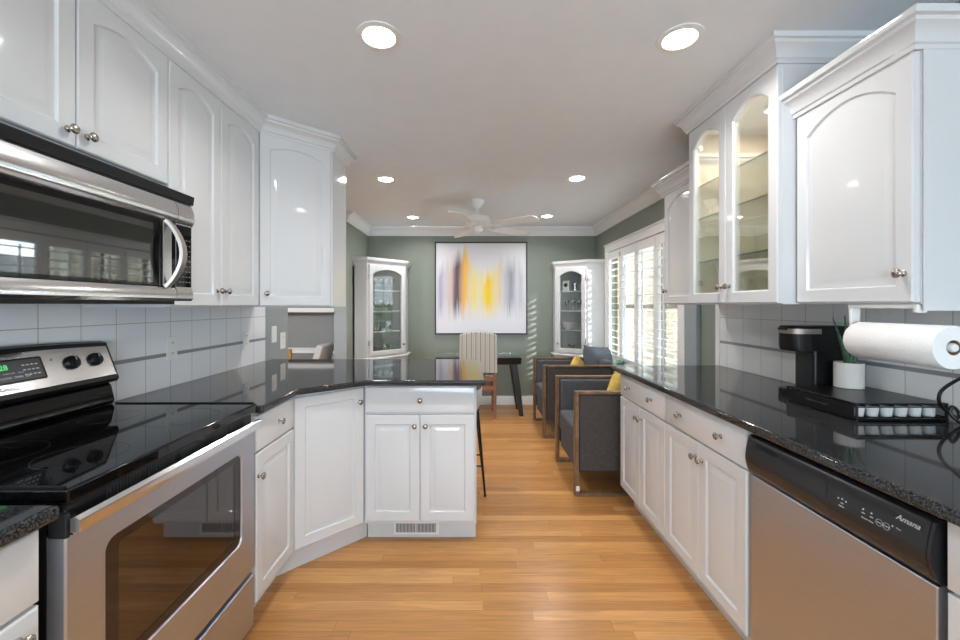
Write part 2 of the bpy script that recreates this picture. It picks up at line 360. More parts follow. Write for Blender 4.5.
# rear wall with a wide window
rw = MB(); RX0, RX1, RZ0, RZ1 = -1.1, 1.3, 0.75, 2.1
rw.box(XL, RX0, YR-0.14, YR, 0, ZC).box(RX1, XR, YR-0.14, YR, 0, ZC).box(RX0, RX1, YR-0.14, YR, 0, RZ0).box(RX0, RX1, YR-0.14, YR, RZ1, ZC)
struct(rw.build('wall_rear', M_gray))
rf = MB()
for i in range(5):
    x = RX0 + (RX1-RX0)*i/4; rf.box(x-0.025, x+0.025, YR-0.06, YR-0.01, RZ0, RZ1)
for z in (RZ0+0.025, (RZ0+RZ1)/2, RZ1-0.025): rf.box(RX0, RX1, YR-0.058, YR-0.012, z-0.025, z+0.025)
struct(rf.build('window_2', M_trim))
# dining room beyond the opening
struct(MB().box(-4.6, XL-0.02, 5.2, 5.25, 0, ZC).build('wall_dining', M_din))
struct(MB().box(-4.74, -4.6, YR, YB, 0, ZC).build('wall_dining_left', M_din))
struct(MB().box(-4.6, XL-0.12, YR-0.14, YR, 0, ZC).build('wall_dining_rear', M_din))
struct(MB().box(-4.6, XL-0.02, 5.175, 5.2, 0.72, 0.745).box(-4.6, XL-0.02, 5.185, 5.2, 0.745, 0.765).box(-4.6, XL-0.02, 5.17, 5.2, 0.765, 0.79).build('trim_4', M_trim, bevel=0.003))
# crown moulding of the room
CP = [(0.0, 0.115), (0.012, 0.115), (0.014, 0.098), (0.022, 0.090), (0.030, 0.062), (0.048, 0.036), (0.066, 0.026), (0.070, 0.014), (0.082, 0.012), (0.082, 0.0), (0, 0)]
CP = [(o, ZC-z) for o, z in CP]
struct(sweep([(XN, 4.50), (XN, YB), (XR, YB), (XR, 2.80)], CP).build('trim_1', M_trim, smooth=30))
BP = [(0, 0), (0.016, 0), (0.016, 0.085), (0.011, 0.10), (0.006, 0.115), (0, 0.115)]
struct(sweep([(XN, 4.52), (XN, YB)], BP).build('baseboard_left', M_trim, smooth=30))
struct(sweep([(XN, YB), (XR, YB)], BP).build('baseboard_back', M_trim, smooth=30))
struct(sweep([(XR, YB), (XR, 2.78)], BP).build('baseboard_right', M_trim, smooth=30))
struct(MB().box(XR-0.03, XR, 2.965, 3.125, 0, ZC-0.12).build('trim_2', M_gray, bevel=0.003))

# window casing, glass, mullions
wc = MB()
wc.box(XR-0.03, XR, 3.135, WY0, WZ0-0.07, WZ1+0.08).box(XR-0.03, XR, WY1, 5.0, WZ0-0.07, WZ1+0.08).box(XR-0.03, XR, WY0, WY1, WZ1, WZ1+0.08).box(XR-0.04, XR, WY0, WY1, WZ0-0.07, WZ0)
wc.box(XR-0.038, XR, 3.12, 5.015, WZ1+0.08, WZ1+0.10)
struct(wc.build('window_1', M_trim, bevel=0.003))
wf = MB(); M_walnutx = mat('tan_window_frame', (0.30, 0.25, 0.19), 0.5)
for y in (WY0+0.02, (WY0*2+WY1)/3, (WY0+WY1*2)/3, WY1-0.02): wf.box(XR+0.09, XR+0.13, y-0.022, y+0.022, WZ0, WZ1)
for z in (WZ0+0.02, 1.32, WZ1-0.02): wf.box(XR+0.092, XR+0.128, WY0, WY1, z-0.02, z+0.02)
w3 = struct(wf.build('window_3', M_walnutx))
MB().box(XR+0.108, XR+0.112, WY0, WY1, WZ0, WZ1).build('glass_pane', M_glass, w3)

# tiled backsplashes
def splash(name, x0, x1, y0, y1, m, ztop=1.345):
    struct(MB().box(0, x1-x0, 0, y1-y0, 0, 0.155).build(name, m, loc=(x0, y0, 0.925)))
    struct(MB().box(0, x1-x0, 0, y1-y0, 0, ztop-1.095).build(name, m, loc=(x0, y0, 1.095)))
    struct(MB().box(x0-0.001, x1+0.001, y0, y1, 1.08, 1.095).build('trim_6', M_liner))
splash('wall_tile_left', XL, XL+0.008, -0.3, 2.96, M_tileL, 1.70)
splash('wall_tile_right', XR-0.008, XR, -0.3, 2.72, M_tileR)
struct(MB().box(XR-0.012, XR, 2.72, 2.765, 0.925, 1.345).build('trim_5', M_trim))

# outdoors
struct(MB().box(1.85, 16, -8, 18, -0.2, -0.1).build('ground_patio', M_ground))
fe = thing('garden_fence', 'cream board fence standing outside the shuttered window', 'fence', (4.2, 6.2, -0.1))
fb = MB()
for i in range(60):
    fb.box(0, 0.025, i*0.13, i*0.13+0.112, 0, 2.9)
fb.box(0.025, 0.06, 0, 7.8, 0.4, 0.49).box(0.025, 0.06, 0, 7.8, 2.3, 2.39); fb.build('boards', M_fence, fe)
hg = MB()
for i in range(300):
    y = random.uniform(3.0, 5.9); z = random.uniform(0.0, 1.35); x = 4.4+random.uniform(-0.28, 0.3); r = random.uniform(0.10, 0.2)
    hg.ball((x, y, z), r, r*0.8, r*0.9, 7, 5)
tag(hg.build('garden_hedge', M_hedge), 'leafy green hedge outside beyond the shuttered window', 'hedge', kind='stuff')
nb = thing('sun_blocking_house', 'added stucco house block keeping the sun off the nearer shutters', 'house', (4.9, 2.15, -0.1), math.atan2(-0.60, 0.75))  # added house, turned along the sun so only the far shutter is lit
MB().box(0, 4, -3, 0, 0, 4.6).build('wall', M_ext, nb)
MB().prism_y([(-0.3, 4.6), (4.3, 4.6), (2.0, 5.8)], -3.2, 0.0).build('roof', M_card, nb)

# ------------------------------------------------------------------ cabinets
DT = 0.02
def outline(w, h, a, rise, y, N=16, x0=0, z0=0):
    pts = [(x0+a, y, z0+a), (x0+w-a, y, z0+a)]
    for i in range(N+1):
        s = i/N; pts.append((x0+w-a-(w-2*a)*s, y, z0+h-a-rise+rise*(1-(2*s-1)**2)))
    return pts
def door_mesh(w, h, rise=0.0, fr=0.052, glass=False, t=DT):
    m = MB(); o = lambda a, r, y: outline(w, h, a, r, y)
    if glass:
        m.loft([o(0, 0, 0), o(0, 0, -t+0.004), o(0.004, 0, -t), o(fr-0.006, rise, -t), o(fr, rise, -t+0.006), o(fr, rise, 0)], ring=True)
    else:
        m.loft([o(0, 0, 0), o(0, 0, -t+0.004), o(0.004, 0, -t), o(fr, rise, -t), o(fr+0.005, rise, -t+0.008), o(fr+0.012, rise, -t+0.008), o(fr+0.034, rise, -t+0.0015), o(fr+0.038, rise, -t+0.001)])
    return m
def slab_mesh(w, h, t=DT):
    m = MB(); m.loft([outline(w, h, 0, 0, 0, 1), outline(w, h, 0, 0, -t+0.005, 1), outline(w, h, 0.002, 0, -t+0.0015, 1), outline(w, h, 0.006, 0, -t, 1)]); return m
knob_me = None
def knob(parent, x, z, y=-DT):
    global knob_me
    if knob_me is None:
        m = MB().lathe([(0.0115, 0), (0.0115, 0.002), (0.008, 0.004), (0.0052, 0.007), (0.0050, 0.014), (0.0075, 0.0165), (0.0135, 0.019), (0.0165, 0.023), (0.0165, 0.026), (0.013, 0.0295), (0.006, 0.0315), (0.0002, 0.032)], (0, 0, 0), (0, -1, 0), 24)
        o = m.build('knob', M_nickel, parent, smooth=50); knob_me = o.data
    else:
        o = bpy.data.objects.new('knob', knob_me); COL.objects.link(o); o.parent = parent
    o.location = (x, y, z); o.scale = (0.86, 0.9, 0.86); return o
def door(parent, x, z, w, h, kn=None, rise=0.0, glass=False, fr=0.052, name='door'):
    g = 0.0015
    d = door_mesh(w-2*g, h-2*g, rise, fr, glass).build(name, M_white, parent, smooth=25, loc=(x+g, 0, z+g))
    if kn: knob(d, kn[0], kn[1])
    if glass:
        gp = MB(); gp.box(fr-0.004, w-2*g-fr+0.004, -0.008, -0.004, fr-0.004, h-2*g-fr+0.004)
        gp.build('glass_pane', M_glass, d)
    return d
def drawer(parent, x, z, w, h, kns=()):
    g = 0.0015
    d = slab_mesh(w-2*g, h-2*g).build('drawer', M_white, parent, smooth=30, loc=(x+g, 0, z+g))
    for k in kns: knob(d, k, (h-2*g)/2)
    return d
def loc_poly(pts, o, rz):
    c, s = math.cos(-rz), math.sin(-rz); return [((x-o[0])*c-(y-o[1])*s, (x-o[0])*s+(y-o[1])*c) for x, y in pts]
R90, L90 = PI/2, -PI/2
ZB0, ZB1 = 0.115, 0.8925   # base carcass
FL = -0.845               # left base carcass front (doors reach -0.865 + ... )
def base_cab(label, loc, rz, w, d, toe=0.07):
    c = thing('base_cabinet', label, 'cabinet', (loc[0], loc[1], 0), rz)
    MB().box(0, w, 0, d, ZB0, ZB1).build('body', M_white, c, bevel=0.001)
    MB().box(0.001, w-0.001, toe, d-0.01, 0.0, ZB0).build('toe_kick', M_white, c)
    return c
# left near base cabinet: door faces at X=-0.865 -> carcass front at -0.885
bf = -0.885
c = base_cab('white base cabinet at the left picture edge, before the stove', (bf, 0.20), R90, 0.615, 0.62)
drawer(c, 0, 0.735, 0.615, 0.148, (0.307,)); door(c, 0, 0.13, 0.307, 0.6, (0.275, 0.545)); door(c, 0.307, 0.13, 0.308, 0.6, (0.262, 0.555))
c = base_cab('narrow white base cabinet between stove and angled corner cabinet', (bf, 1.632), R90, 0.352, 0.62)
drawer(c, 0, 0.735, 0.352, 0.148, (0.19,)); door(c, 0, 0.13, 0.352, 0.6, (0.015, 0.505))
# angled corner base
A = Vector((-0.885, 1.995)); B = Vector((-0.60, 2.262)); ang = math.atan2(B.y-A.y, B.x-A.x); Ld = (B-A).length
c = thing('corner_base_cabinet', 'white angled corner base cabinet with one tall door', 'cabinet', (A.x, A.y, 0), ang)
poly = loc_poly([(-0.885, 1.995), (-0.60, 2.262), (-0.60, 2.66), (-1.505, 2.66), (-1.505, 1.995)], A, ang)
MB().prism(poly, ZB0, ZB1).build('body', M_white, c)
tp = loc_poly([(-0.955, 1.99), (-0.60, 2.335), (-0.60, 2.65), (-1.50, 2.65), (-1.50, 1.99)], A, ang)
MB().prism(tp, 0, ZB0).build('toe_kick', M_white, c)
door(c, 0.006, 0.125, Ld-0.012, 0.752, (Ld-0.045, 0.675))
# peninsula
c = base_cab('white peninsula base cabinet with two doors under the granite bar', (-0.594, 2.257), 0, 0.621, 0.40)
drawer(c, 0.008, 0.735, 0.608, 0.145, (0.304,))
door(c, 0.008, 0.135, 0.304, 0.592, (0.274, 0.53)); door(c, 0.312, 0.135, 0.304, 0.592, (0.03, 0.53))
MB().box(0.6215, 0.6245, 0.0, 0.40, ZB0, ZB1).build('end_panel', M_white, c)
v = MB(); v.box(0.15, 0.41, 0.062, 0.069, 0.018, 0.108); vg = v.build('vent_cover', M_trim, c, bevel=0.002)
v = MB(); v.box(0.165, 0.277, 0.0605, 0.0622, 0.032, 0.088).box(0.283, 0.395, 0.0605, 0.0622, 0.032, 0.088); v.build('vent_opening', M_black, vg)
v = MB()
for i in range(14):
    for s0 in (0.165, 0.283):
        x = s0+0.004+i*0.008; v.box(x, x+0.003, 0.058, 0.0606, 0.032, 0.088)
v.build('vent_slats', M_trim, vg)
# right base run: door faces X=0.995 -> carcass front 1.015
rf_ = 1.015
c = base_cab('white base cabinet at the armchair end of the right counter', (rf_, 2.70), L90, 0.62, 0.655)
drawer(c, 0, 0.735, 0.62, 0.148, (0.155, 0.465)); door(c, 0, 0.13, 0.31, 0.6, (0.285, 0.53)); door(c, 0.31, 0.13, 0.31, 0.6, (0.025, 0.53))
c = base_cab('white base cabinet beside the dishwasher', (rf_, 2.08), L90, 0.618, 0.655)
drawer(c, 0, 0.735, 0.618, 0.148, (0.155, 0.465)); door(c, 0, 0.13, 0.309, 0.6, (0.284, 0.53)); door(c, 0.309, 0.13, 0.309, 0.6, (0.025, 0.53))
c = base_cab('white base cabinet at the right picture edge, past the dishwasher', (rf_, 0.850), L90, 0.60, 0.655)
drawer(c, 0, 0.735, 0.60, 0.148, (0.3,)); door(c, 0, 0.13, 0.30, 0.6, (0.27, 0.53)); door(c, 0.30, 0.13, 0.30, 0.6, (0.03, 0.53))

# countertops
def counter(name, label, poly):
    m = MB().prism(poly, 0.893, 0.925)
    return tag(m.build(name, M_granite, bevel=0.011, seg=4), label, 'countertop')
counter('granite_countertop', 'black granite worktop running from the stove round onto the peninsula', [(-0.837, 1.632), (-0.837, 1.964), (-0.567, 2.187), (0.076, 2.187), (0.068, 3.07), (-1.505, 3.07), (-1.505, 1.632)])
counter('granite_countertop', 'short black granite worktop left of the stove', [(-0.837, 0.20), (-0.837, 0.83), (-1.50, 0.83), (-1.50, 0.20)])
counter('granite_countertop', 'long black granite worktop along the right wall over the dishwasher', [(0.955, 2.752), (0.955, 0.20), (1.668, 0.20), (1.668, 2.752)])

# upper cabinets, left
UX = -1.19   # carcass front, doors reach -1.17
def upper(label, loc, rz, w, h, d, z, name='wall_cabinet'):
    c = thing(name, label, 'cabinet', (loc[0], loc[1], z), rz)
    MB().box(0, w, 0, d, 0, h).build('body', M_white, c, bevel=0.001); return c
ZT = 2.295
c = upper('white wall cabinet above the microwave', (UX, 0.838), R90, 0.73, ZT-1.79, 0.31, 1.79)
door(c, 0, 0.006, 0.365, ZT-1.79-0.008, (0.335, 0.045), rise=0.036); door(c, 0.365, 0.006, 0.365, ZT-1.79-0.008, (0.03, 0.045), rise=0.036)
c = upper('white double door wall cabinet between microwave and corner', (UX, 1.569), R90, 0.670, ZT-1.322, 0.31, 1.322)
door(c, 0, 0.004, 0.329, ZT-1.322-0.008, (0.30, 0.07), rise=0.036); door(c, 0.329, 0.004, 0.341, ZT-1.322-0.008, (0.03, 0.07), rise=0.036)
A = Vector((-1.19, 2.243)); B = Vector((-0.886, 2.533)); ang = math.atan2(B.y-A.y, B.x-A.x); Lu = (B-A).length
c = thing('corner_wall_cabinet', 'white angled corner wall cabinet with one door over the corner worktop', 'cabinet', (A.x, A.y, 1.322), ang)
poly = loc_poly([(-1.19, 2.243), (-0.886, 2.533), (-0.866, 2.533), (-0.866, 2.806), (-1.50, 2.806), (-1.50, 2.243)], A, ang)
MB().prism(poly, 0, ZT-1.322).build('body', M_white, c, bevel=0.001)
door(c, 0.012, 0.004, Lu-0.010, ZT-1.322-0.008, (0.032, 0.07), rise=0.03)
CC = [(0.0, 0.092), (0.008, 0.092), (0.010, 0.080), (0.016, 0.076), (0.020, 0.060), (0.032, 0.040), (0.044, 0.032), (0.047, 0.022), (0.058, 0.019), (0.060, 0.004), (0.060, 0.0), (0.0, 0.0)]
def ccp(top): return [(o, top-z) for o, z in CC]
tag(sweep([(-1.172, 0.2), (-1.172, 2.243), (-0.866, 2.533), (-0.866, 2.806), (-1.505, 2.806)], ccp(ZC-0.0005)).build('crown_molding', M_white, smooth=30), 'white crown moulding running along the tops of the left wall cabinets', 'moulding')
MB()

# upper cabinets, right
def small_upper(label, y0, y1, fx, kx):
    w = y1-y0; c = upper(label, (fx+DT, y1), L90, w, 0.75, XR-fx-DT-0.01, 1.335)
    door(c, 0, 0.004, w-0.003, 0.742, (kx, 0.085), rise=0.060, fr=0.047)
    sw = sweep([(w+0.0, XR-fx-DT-0.01), (w+0.0, -DT), (0, -DT), (0, XR-fx-DT-0.01)][::-1], [(o, 0.745+0.08-z) for o, z in CC]); sw.build('crown', M_white, c, smooth=30)
    return c
cn = small_upper('white wall cabinet over the paper towel roll', 1.172, 1.598, 1.283, 0.395)
MB().box(0.4285, 0.432, 0.001, 0.365, -0.02, 0.745).build('end_panel', M_white, cn)
cf = small_upper('small white wall cabinet beside the window shutters', 2.268, 2.735, 1.305, 0.03)
# glass door cabinet
GX = 1.215; gd = XR-GX-DT-0.01
c = thing('glass_door_cabinet', 'white wall cabinet with two arched glass doors and glass shelves', 'cabinet', (GX+DT, 2.263, 1.335), L90)
gw = 0.658; gh = ZT-1.335
b = MB(); b.box(0, 0.018, 0, gd, 0, gh).box(gw-0.018, gw, 0, gd, 0, gh).box(0.018, gw-0.018, 0, gd, 0, 0.018).box(0.018, gw-0.018, 0, gd, gh-0.018, gh).box(gw/2-0.015, gw/2+0.015, 0, 0.018, 0.018, gh-0.018)
b.build('body', M_white, c)
b = MB(); b.box(0.018, gw-0.018, gd-0.008, gd, 0.018, gh-0.018).box(0.018, 0.0195, 0.002, gd-0.008, 0.018, gh-0.018).box(gw-0.0195, gw-0.018, 0.002, gd-0.008, 0.018, gh-0.018).box(0.0195, gw-0.0195, 0.02, gd-0.008, 0.018, 0.0195)
b.build('lining', M_cream, c)
hole = None
for k in range(24):
    z = 0.08+k*0.034
    for yy in (0.05, gd-0.07):
        if hole is None: hole = MB().cyl((0, 0, 0), (0.0012, 0, 0), 0.003, 8).build('shelf_pin_hole', M_card, c); h_ = hole
        else: h_ = hole.copy(); COL.objects.link(h_)
        h_.location = (0.0193, yy, z)
door(c, 0, 0.004, gw/2, gh-0.008, (gw/2-0.033, 0.08), rise=0.055, glass=True, fr=0.055)
door(c, gw/2, 0.004, gw/2, gh-0.008, (0.028, 0.08), rise=0.055, glass=True, fr=0.055)
for z in (0.228, 0.465, 0.645):
    s = MB().box(0.021, gw-0.021, 0.022, gd-0.012, z, z+0.006).build('glass_shelf', M_shelfg, c)
    MB().box(0.021, gw-0.021, 0.0205, 0.0225, z, z+0.006).build('shelf_edge', M_edge, s)
for z in (0.1, gh-0.12): MB().box(0.02, 0.05, 0.002, 0.03, z, z+0.03).cyl((0.05, 0.01, z+0.015), (0.065, 0.01, z+0.015), 0.012, 12).build('hinge', M_nickel, c, bevel=0.002)
sweep([(gw, gd), (gw, -DT), (0, -DT), (0, gd)][::-1], [(o, ZC-1.335-0.0005-z) for o, z in CC]).build('crown', M_white, c, smooth=30)

pk = MB().lathe([(0.03, 0), (0.03, -0.012), (0.026, -0.014), (0.0002, -0.014)], (gw/2, 0.19, gh-0.018), (0, 0, 1), 24).build('added_cabinet_lamp', M_plast, c)  # lamp added to brighten the cabinet interior
pd = bpy.data.lights.new('cabinet_fill', 'AREA'); pd.shape = 'DISK'; pd.size = 0.05; pd.energy = 4; pd.color = (1, 0.93, 0.80)
po = bpy.data.objects.new('cabinet_fill', pd); COL.objects.link(po); po.parent = pk; po.location = (gw/2, 0.19, gh-0.034)

# ------------------------------------------------------------------ text helper
def text(body, size, M, mt, parent, name='logo', shear=0.0, ext=0.0004, align='CENTER'):
    cu = bpy.data.curves.new(name, 'FONT'); cu.body = body; cu.size = size; cu.extrude = ext; cu.shear = shear; cu.align_x = align; cu.align_y = 'CENTER'
    o = bpy.data.objects.new(name, cu); COL.objects.link(o)
    bpy.context.view_layer.update(); dg = bpy.context.evaluated_depsgraph_get()
    me = bpy.data.meshes.new_from_object(o.evaluated_get(dg)); bpy.data.objects.remove(o)
    me.transform(M); me.materials.clear(); me.materials.append(mt)
    o = bpy.data.objects.new(name, me); COL.objects.link(o); o.parent = parent; return o
FRONT = Matrix.Rotation(PI/2, 4, 'X')     # text in the local xz plane, facing -y

# ------------------------------------------------------------------ range (local frame like a cabinet, front towards -y)
RW = 0.762
st = thing('electric_range', 'stainless steel electric range with black glass cooktop', 'stove', (-0.885, 0.858, 0), R90)
b = MB(); b.box(0.004, 0.03, 0.02, 0.61, 0.03, 0.905).box(RW-0.03, RW-0.004, 0.02, 0.61, 0.03, 0.905).box(0.03, RW-0.03, 0.55, 0.61, 0.03, 0.905).box(0.03, RW-0.03, 0.02, 0.55, 0.03, 0.27).box(0.03, RW-0.03, 0.02, 0.55, 0.80, 0.905)
b.build('body', M_black, st, bevel=0.002)
cv = MB(); cv.box(0.03, RW-0.03, 0.54, 0.549, 0.271, 0.799).box(0.031, 0.036, 0.03, 0.54, 0.271, 0.799).box(RW-0.036, RW-0.031, 0.03, 0.54, 0.271, 0.799).box(0.036, RW-0.036, 0.03, 0.54, 0.271, 0.276).box(0.036, RW-0.036, 0.03, 0.54, 0.794, 0.799)
cv.build('oven_cavity', M_cav, st)
for zz in (0.44, 0.62):
    rk = MB()
    for i in range(12): rk.cyl((0.05+i*0.06, 0.05, zz), (0.05+i*0.06, 0.52, zz), 0.0025, 6)
    rk.cyl((0.04, 0.05, zz), (RW-0.04, 0.05, zz), 0.004, 8).cyl((0.04, 0.52, zz), (RW-0.04, 0.52, zz), 0.004, 8).cyl((0.04, 0.28, zz-0.004), (RW-0.04, 0.28, zz-0.004), 0.003, 8)
    rk.build('oven_rack', M_chrome, st, smooth=40)
# oven door (front face at y=-0.022) with rounded window
def rrect(x0, x1, z0, z1, r, y, n=6):
    p = []
    for cx, cz, a0 in ((x0+r, z0+r, PI), (x1-r, z0+r, 1.5*PI), (x1-r, z1-r, 0), (x0+r, z1-r, PI/2)):
        for i in range(n+1):
            a = a0+PI/2*i/n; p.append((cx+r*math.cos(a), y, cz+r*math.sin(a)))
    return p
dz0, dz1 = 0.283, 0.838
m = MB(); m.loft([rrect(0.004, RW-0.004, dz0, dz1, 0.006, 0.018), rrect(0.004, RW-0.004, dz0, dz1, 0.006, -0.018), rrect(0.008, RW-0.008, dz0+0.004, dz1-0.004, 0.006, -0.022),
                  rrect(0.098, RW-0.092, 0.43, 0.775, 0.03, -0.022), rrect(0.100, RW-0.094, 0.432, 0.773, 0.03, -0.018), rrect(0.100, RW-0.094, 0.432, 0.773, 0.03, 0.018)], ring=True)
od = m.build('oven_door', M_steel, st, smooth=35)
m = MB(); m.loft([rrect(0.101, RW-0.095, 0.433, 0.772, 0.03, -0.017), rrect(0.140, RW-0.132, 0.460, 0.748, 0.012, -0.0165), rrect(0.140, RW-0.132, 0.460, 0.748, 0.012, -0.010), rrect(0.101, RW-0.095, 0.433, 0.772, 0.03, -0.010)], ring=True)
m.build('window_border', mat('brown_black_glass', (0.028, 0.016, 0.012), 0.05), od, smooth=30)
m = MB(); m.loft([rrect(0.136, RW-0.128, 0.456, 0.752, 0.012, -0.0155), rrect(0.136, RW-0.128, 0.456, 0.752, 0.012, -0.0125)]); m.build('oven_window', M_oveng, od)
m = MB(); m.loft([[(0.006+ (RW-0.012)*s, -0.022-0.045*math.sin(PI*min(1, max(0, s)))**0.35*0.0 - dy, 0.860+dz_) for dy, dz_ in ((0.008, -0.014), (0.024, -0.018), (0.030, -0.008), (0.029, 0.012), (0.018, 0.019), (0.008, 0.015))] for s in [i/20 for i in range(21)]])
m.box(0.014, 0.045, -0.028, -0.0125, 0.836, 0.866).box(RW-0.045, RW-0.014, -0.028, -0.0125, 0.836, 0.866).box(0.0145, 0.0445, -0.021, -0.0125, 0.815, 0.836).box(RW-0.0445, RW-0.0145, -0.021, -0.0125, 0.815, 0.836)
m.build('door_handle', M_steelv, od, smooth=35)
MB().box(0.001, 0.012, -0.026, 0.014, 0.833, 0.886).build('handle_end_cap', M_dark, od, bevel=0.003)
# vent strip above the door
vs = MB(); vs.box(0.01, RW-0.01, -0.012, 0.02, 0.838, 0.905); vo = vs.build('vent_strip', M_black, st, bevel=0.003)
vs = MB()
for g0 in (0.11, 0.235, 0.36, 0.485, 0.60):
    for i in range(11):
        x = g0+i*0.0095
        if x < RW-0.04: vs.box(x, x+0.0045, -0.0145, -0.011, 0.858, 0.896)
vs.box(0.10, RW-0.04, -0.0135, -0.0115, 0.855, 0.858)
vs.build('vent_grille', M_dark, vo)
# storage drawer
m = MB(); m.loft([rrect(0.004, RW-0.004, 0.06, 0.262, 0.006, 0.019), rrect(0.004, RW-0.004, 0.06, 0.262, 0.006, -0.016), rrect(0.008, RW-0.008, 0.064, 0.258, 0.006, -0.020)]); m.build('storage_drawer', M_steel, st, smooth=35)
MB().box(0.03, RW-0.03, 0.05, 0.5, 0.0, 0.03).build('foot_rail', M_black, st)
# cooktop
m = MB(); m.box(0.0, RW, -0.030, 0.55, 0.906, 0.940); ck = m.build('cooktop', M_blackg, st, bevel=0.006, seg=3)
for x in (0.0, RW-0.010): MB().box(x, x+0.010, -0.02, 0.53, 0.9395, 0.9445).build('edge_trim', M_black, ck, bevel=0.0015)
for cx, cy, r in ((0.2, 0.13, 0.095), (0.56, 0.13, 0.115), (0.2, 0.38, 0.115), (0.56, 0.38, 0.085)):
    m = MB(); m.lathe([(r-0.0007, 0.9400), (r+0.0007, 0.9400), (r+0.0007, 0.9402), (r-0.0007, 0.9402)], (cx, cy, 0), (0, 0, 1), 40, closed=True); m.build('burner_ring', M_dark, ck)
# backguard: lower glossy black part and tilted steel panel
m = MB(); m.prism_x([(0.540, 0.941), (0.530, 0.955), (0.545, 1.015), (0.565, 1.035), (0.612, 1.035), (0.612, 0.941)], 0.004, RW-0.008); m.build('backguard', M_blackg, st, bevel=0.004, seg=3)
# panel cross-section (y,z): bottom front (0.50,1.045) top (0.545,1.20)
m = MB()
cs = [(0.522, 1.043), (0.530, 1.030), (0.612, 1.03), (0.612, 1.180), (0.594, 1.188), (0.574, 1.182)]
def arch_loop(x, cs):
    t = (x/RW*2-1); dz = 0.012*(1-t*t)
    return [(x, y, z+(dz if z > 1.1 else 0)) for y, z in cs]
m.loft([arch_loop(RW*i/14, cs) for i in range(15)]); cp = m.build('control_panel', M_black, st, smooth=30)
p0 = Vector((0, 0.5262, 1.058)); p1 = Vector((0, 0.5705, 1.172)); dv = (p1-p0); ln = dv.length; dv.normalize(); nv = Vector((0, -dv.z, dv.y))
PM = Matrix(((1, -0, 0, 0), (0, dv.y, nv.y, 0), (0, dv.z, nv.z, 0), (0, 0, 0, 1))); PM.translation = p0 + nv*0.0
# PM: local (x, t, n) -> range frame ; x across, t up the panel, n outwards
m = MB()
lp = [[(x, t, n) for x, t, n in [(0.012, 0.0, k), (RW-0.012, 0.0, k)] + [(RW-0.012-(RW-0.024)*i/12, ln+0.010*(1-((RW-0.024)*i/12/(RW-0.024)*2-1)**2)-0.004, k) for i in range(13)]] for k in (0.0, 0.004)]
m.loft(lp); m.xf(PM); m.build('steel_fascia', M_steelv, cp)
m = MB(); m.loft([[(p[0], p[2], 0.003) for p in rrect(0.255, 0.50, 0.030, 0.108, 0.008, 0)], [(p[0], p[2], 0.006) for p in rrect(0.255, 0.50, 0.030, 0.108, 0.008, 0)]]); m.xf(PM); dsp = m.build('display_panel', M_black, cp)
m = MB(); m.box(0.262, 0.493, 0.036, 0.102, 0.0058, 0.0068); m.xf(PM); m.build('display_glass', M_screen, dsp)
TM = PM @ Matrix.Translation((0, 0, 0.0069))
text('5:28', 0.024, TM @ Matrix.Translation((0.375, 0.082, 0)), M_green, dsp, 'display_digits')
for row, (t, s, tx) in enumerate(((0.048, 0.010, 'BAKE  BROIL  CLEAN  TIMER  OFF'), (0.062, 0.006, 'START     CANCEL     COOK TIME     DELAY'))):
    text(tx, s, TM @ Matrix.Translation((0.378, t, 0)), M_print, dsp, 'key_legend')
m = MB()
for i in range(4):
    for j in range(3): m.box(0.435+i*0.013, 0.443+i*0.013, 0.050+j*0.016, 0.054+j*0.016, 0.0067, 0.0074)
m.xf(PM); m.build('keypad_marks', M_print, dsp)
text('Amana', 0.020, PM @ Matrix.Translation((0.378, 0.014, 0.0042)), M_dark, cp, 'logo', shear=0.35)
def rknob(x, t):
    m = MB(); m.lathe([(0.0255, 0.0), (0.0255, 0.006), (0.0235, 0.010), (0.021, 0.014), (0.019, 0.015), (0.0002, 0.015)], (x, t, 0.004), (0, 0, 1), 28)
    m.box(x-0.006, x+0.006, t-0.019, t+0.019, 0.012, 0.026)
    m.xf(PM); k = m.build('control_knob', M_black, cp, smooth=35)
    m = MB(); m.box(x-0.001, x+0.001, t+0.004, t+0.018, 0.0258, 0.0264); m.xf(PM); m.build('pointer', M_print, k)
    m = MB()
    for i in range(11):
        a = -PI*1.25+PI*1.5*i/10+PI/2*0; px = x+0.036*math.cos(a+PI*1.0); pz = t+0.036*math.sin(a+PI*1.0)
        m.box(px-0.0012, px+0.0012, pz-0.0012, pz+0.0012, 0.0041, 0.0046)
    m.xf(PM); m.build('dial_mark', M_dark, cp)
for x in (0.075, 0.165, 0.595, 0.685): rknob(x, 0.070)
m = MB(); m.lathe([(0.0025, 0), (0.0025, 0.003), (0.0002, 0.003)], (0.53, 0.090, 0.003), (0, 0, 1), 12); m.xf(PM); m.build('indicator_lamp', M_black, cp)

# ------------------------------------------------------------------ microwave (front -y)
mw = thing('microwave_oven', 'stainless steel over-the-range microwave with black window', 'microwave', (-1.105, 0.80, 1.335), R90)
MW = 0.794; H = 0.385
MB().box(0.0, MW, 0.03, 0.395, 0.012, H).build('body', M_dark, mw, bevel=0.003)
MB().box(0.02, MW-0.03, 0.04, 0.38, 0.0, 0.012).build('underside_vent', M_black, mw)
m = MB(); m.prism_x([(-0.010, H+0.002), (-0.014, H+0.036), (0.03, H+0.042), (0.395, H+0.042), (0.395, H+0.002)], 0.0, MW+0.006); m.build('top_vent', M_black, mw, bevel=0.003)
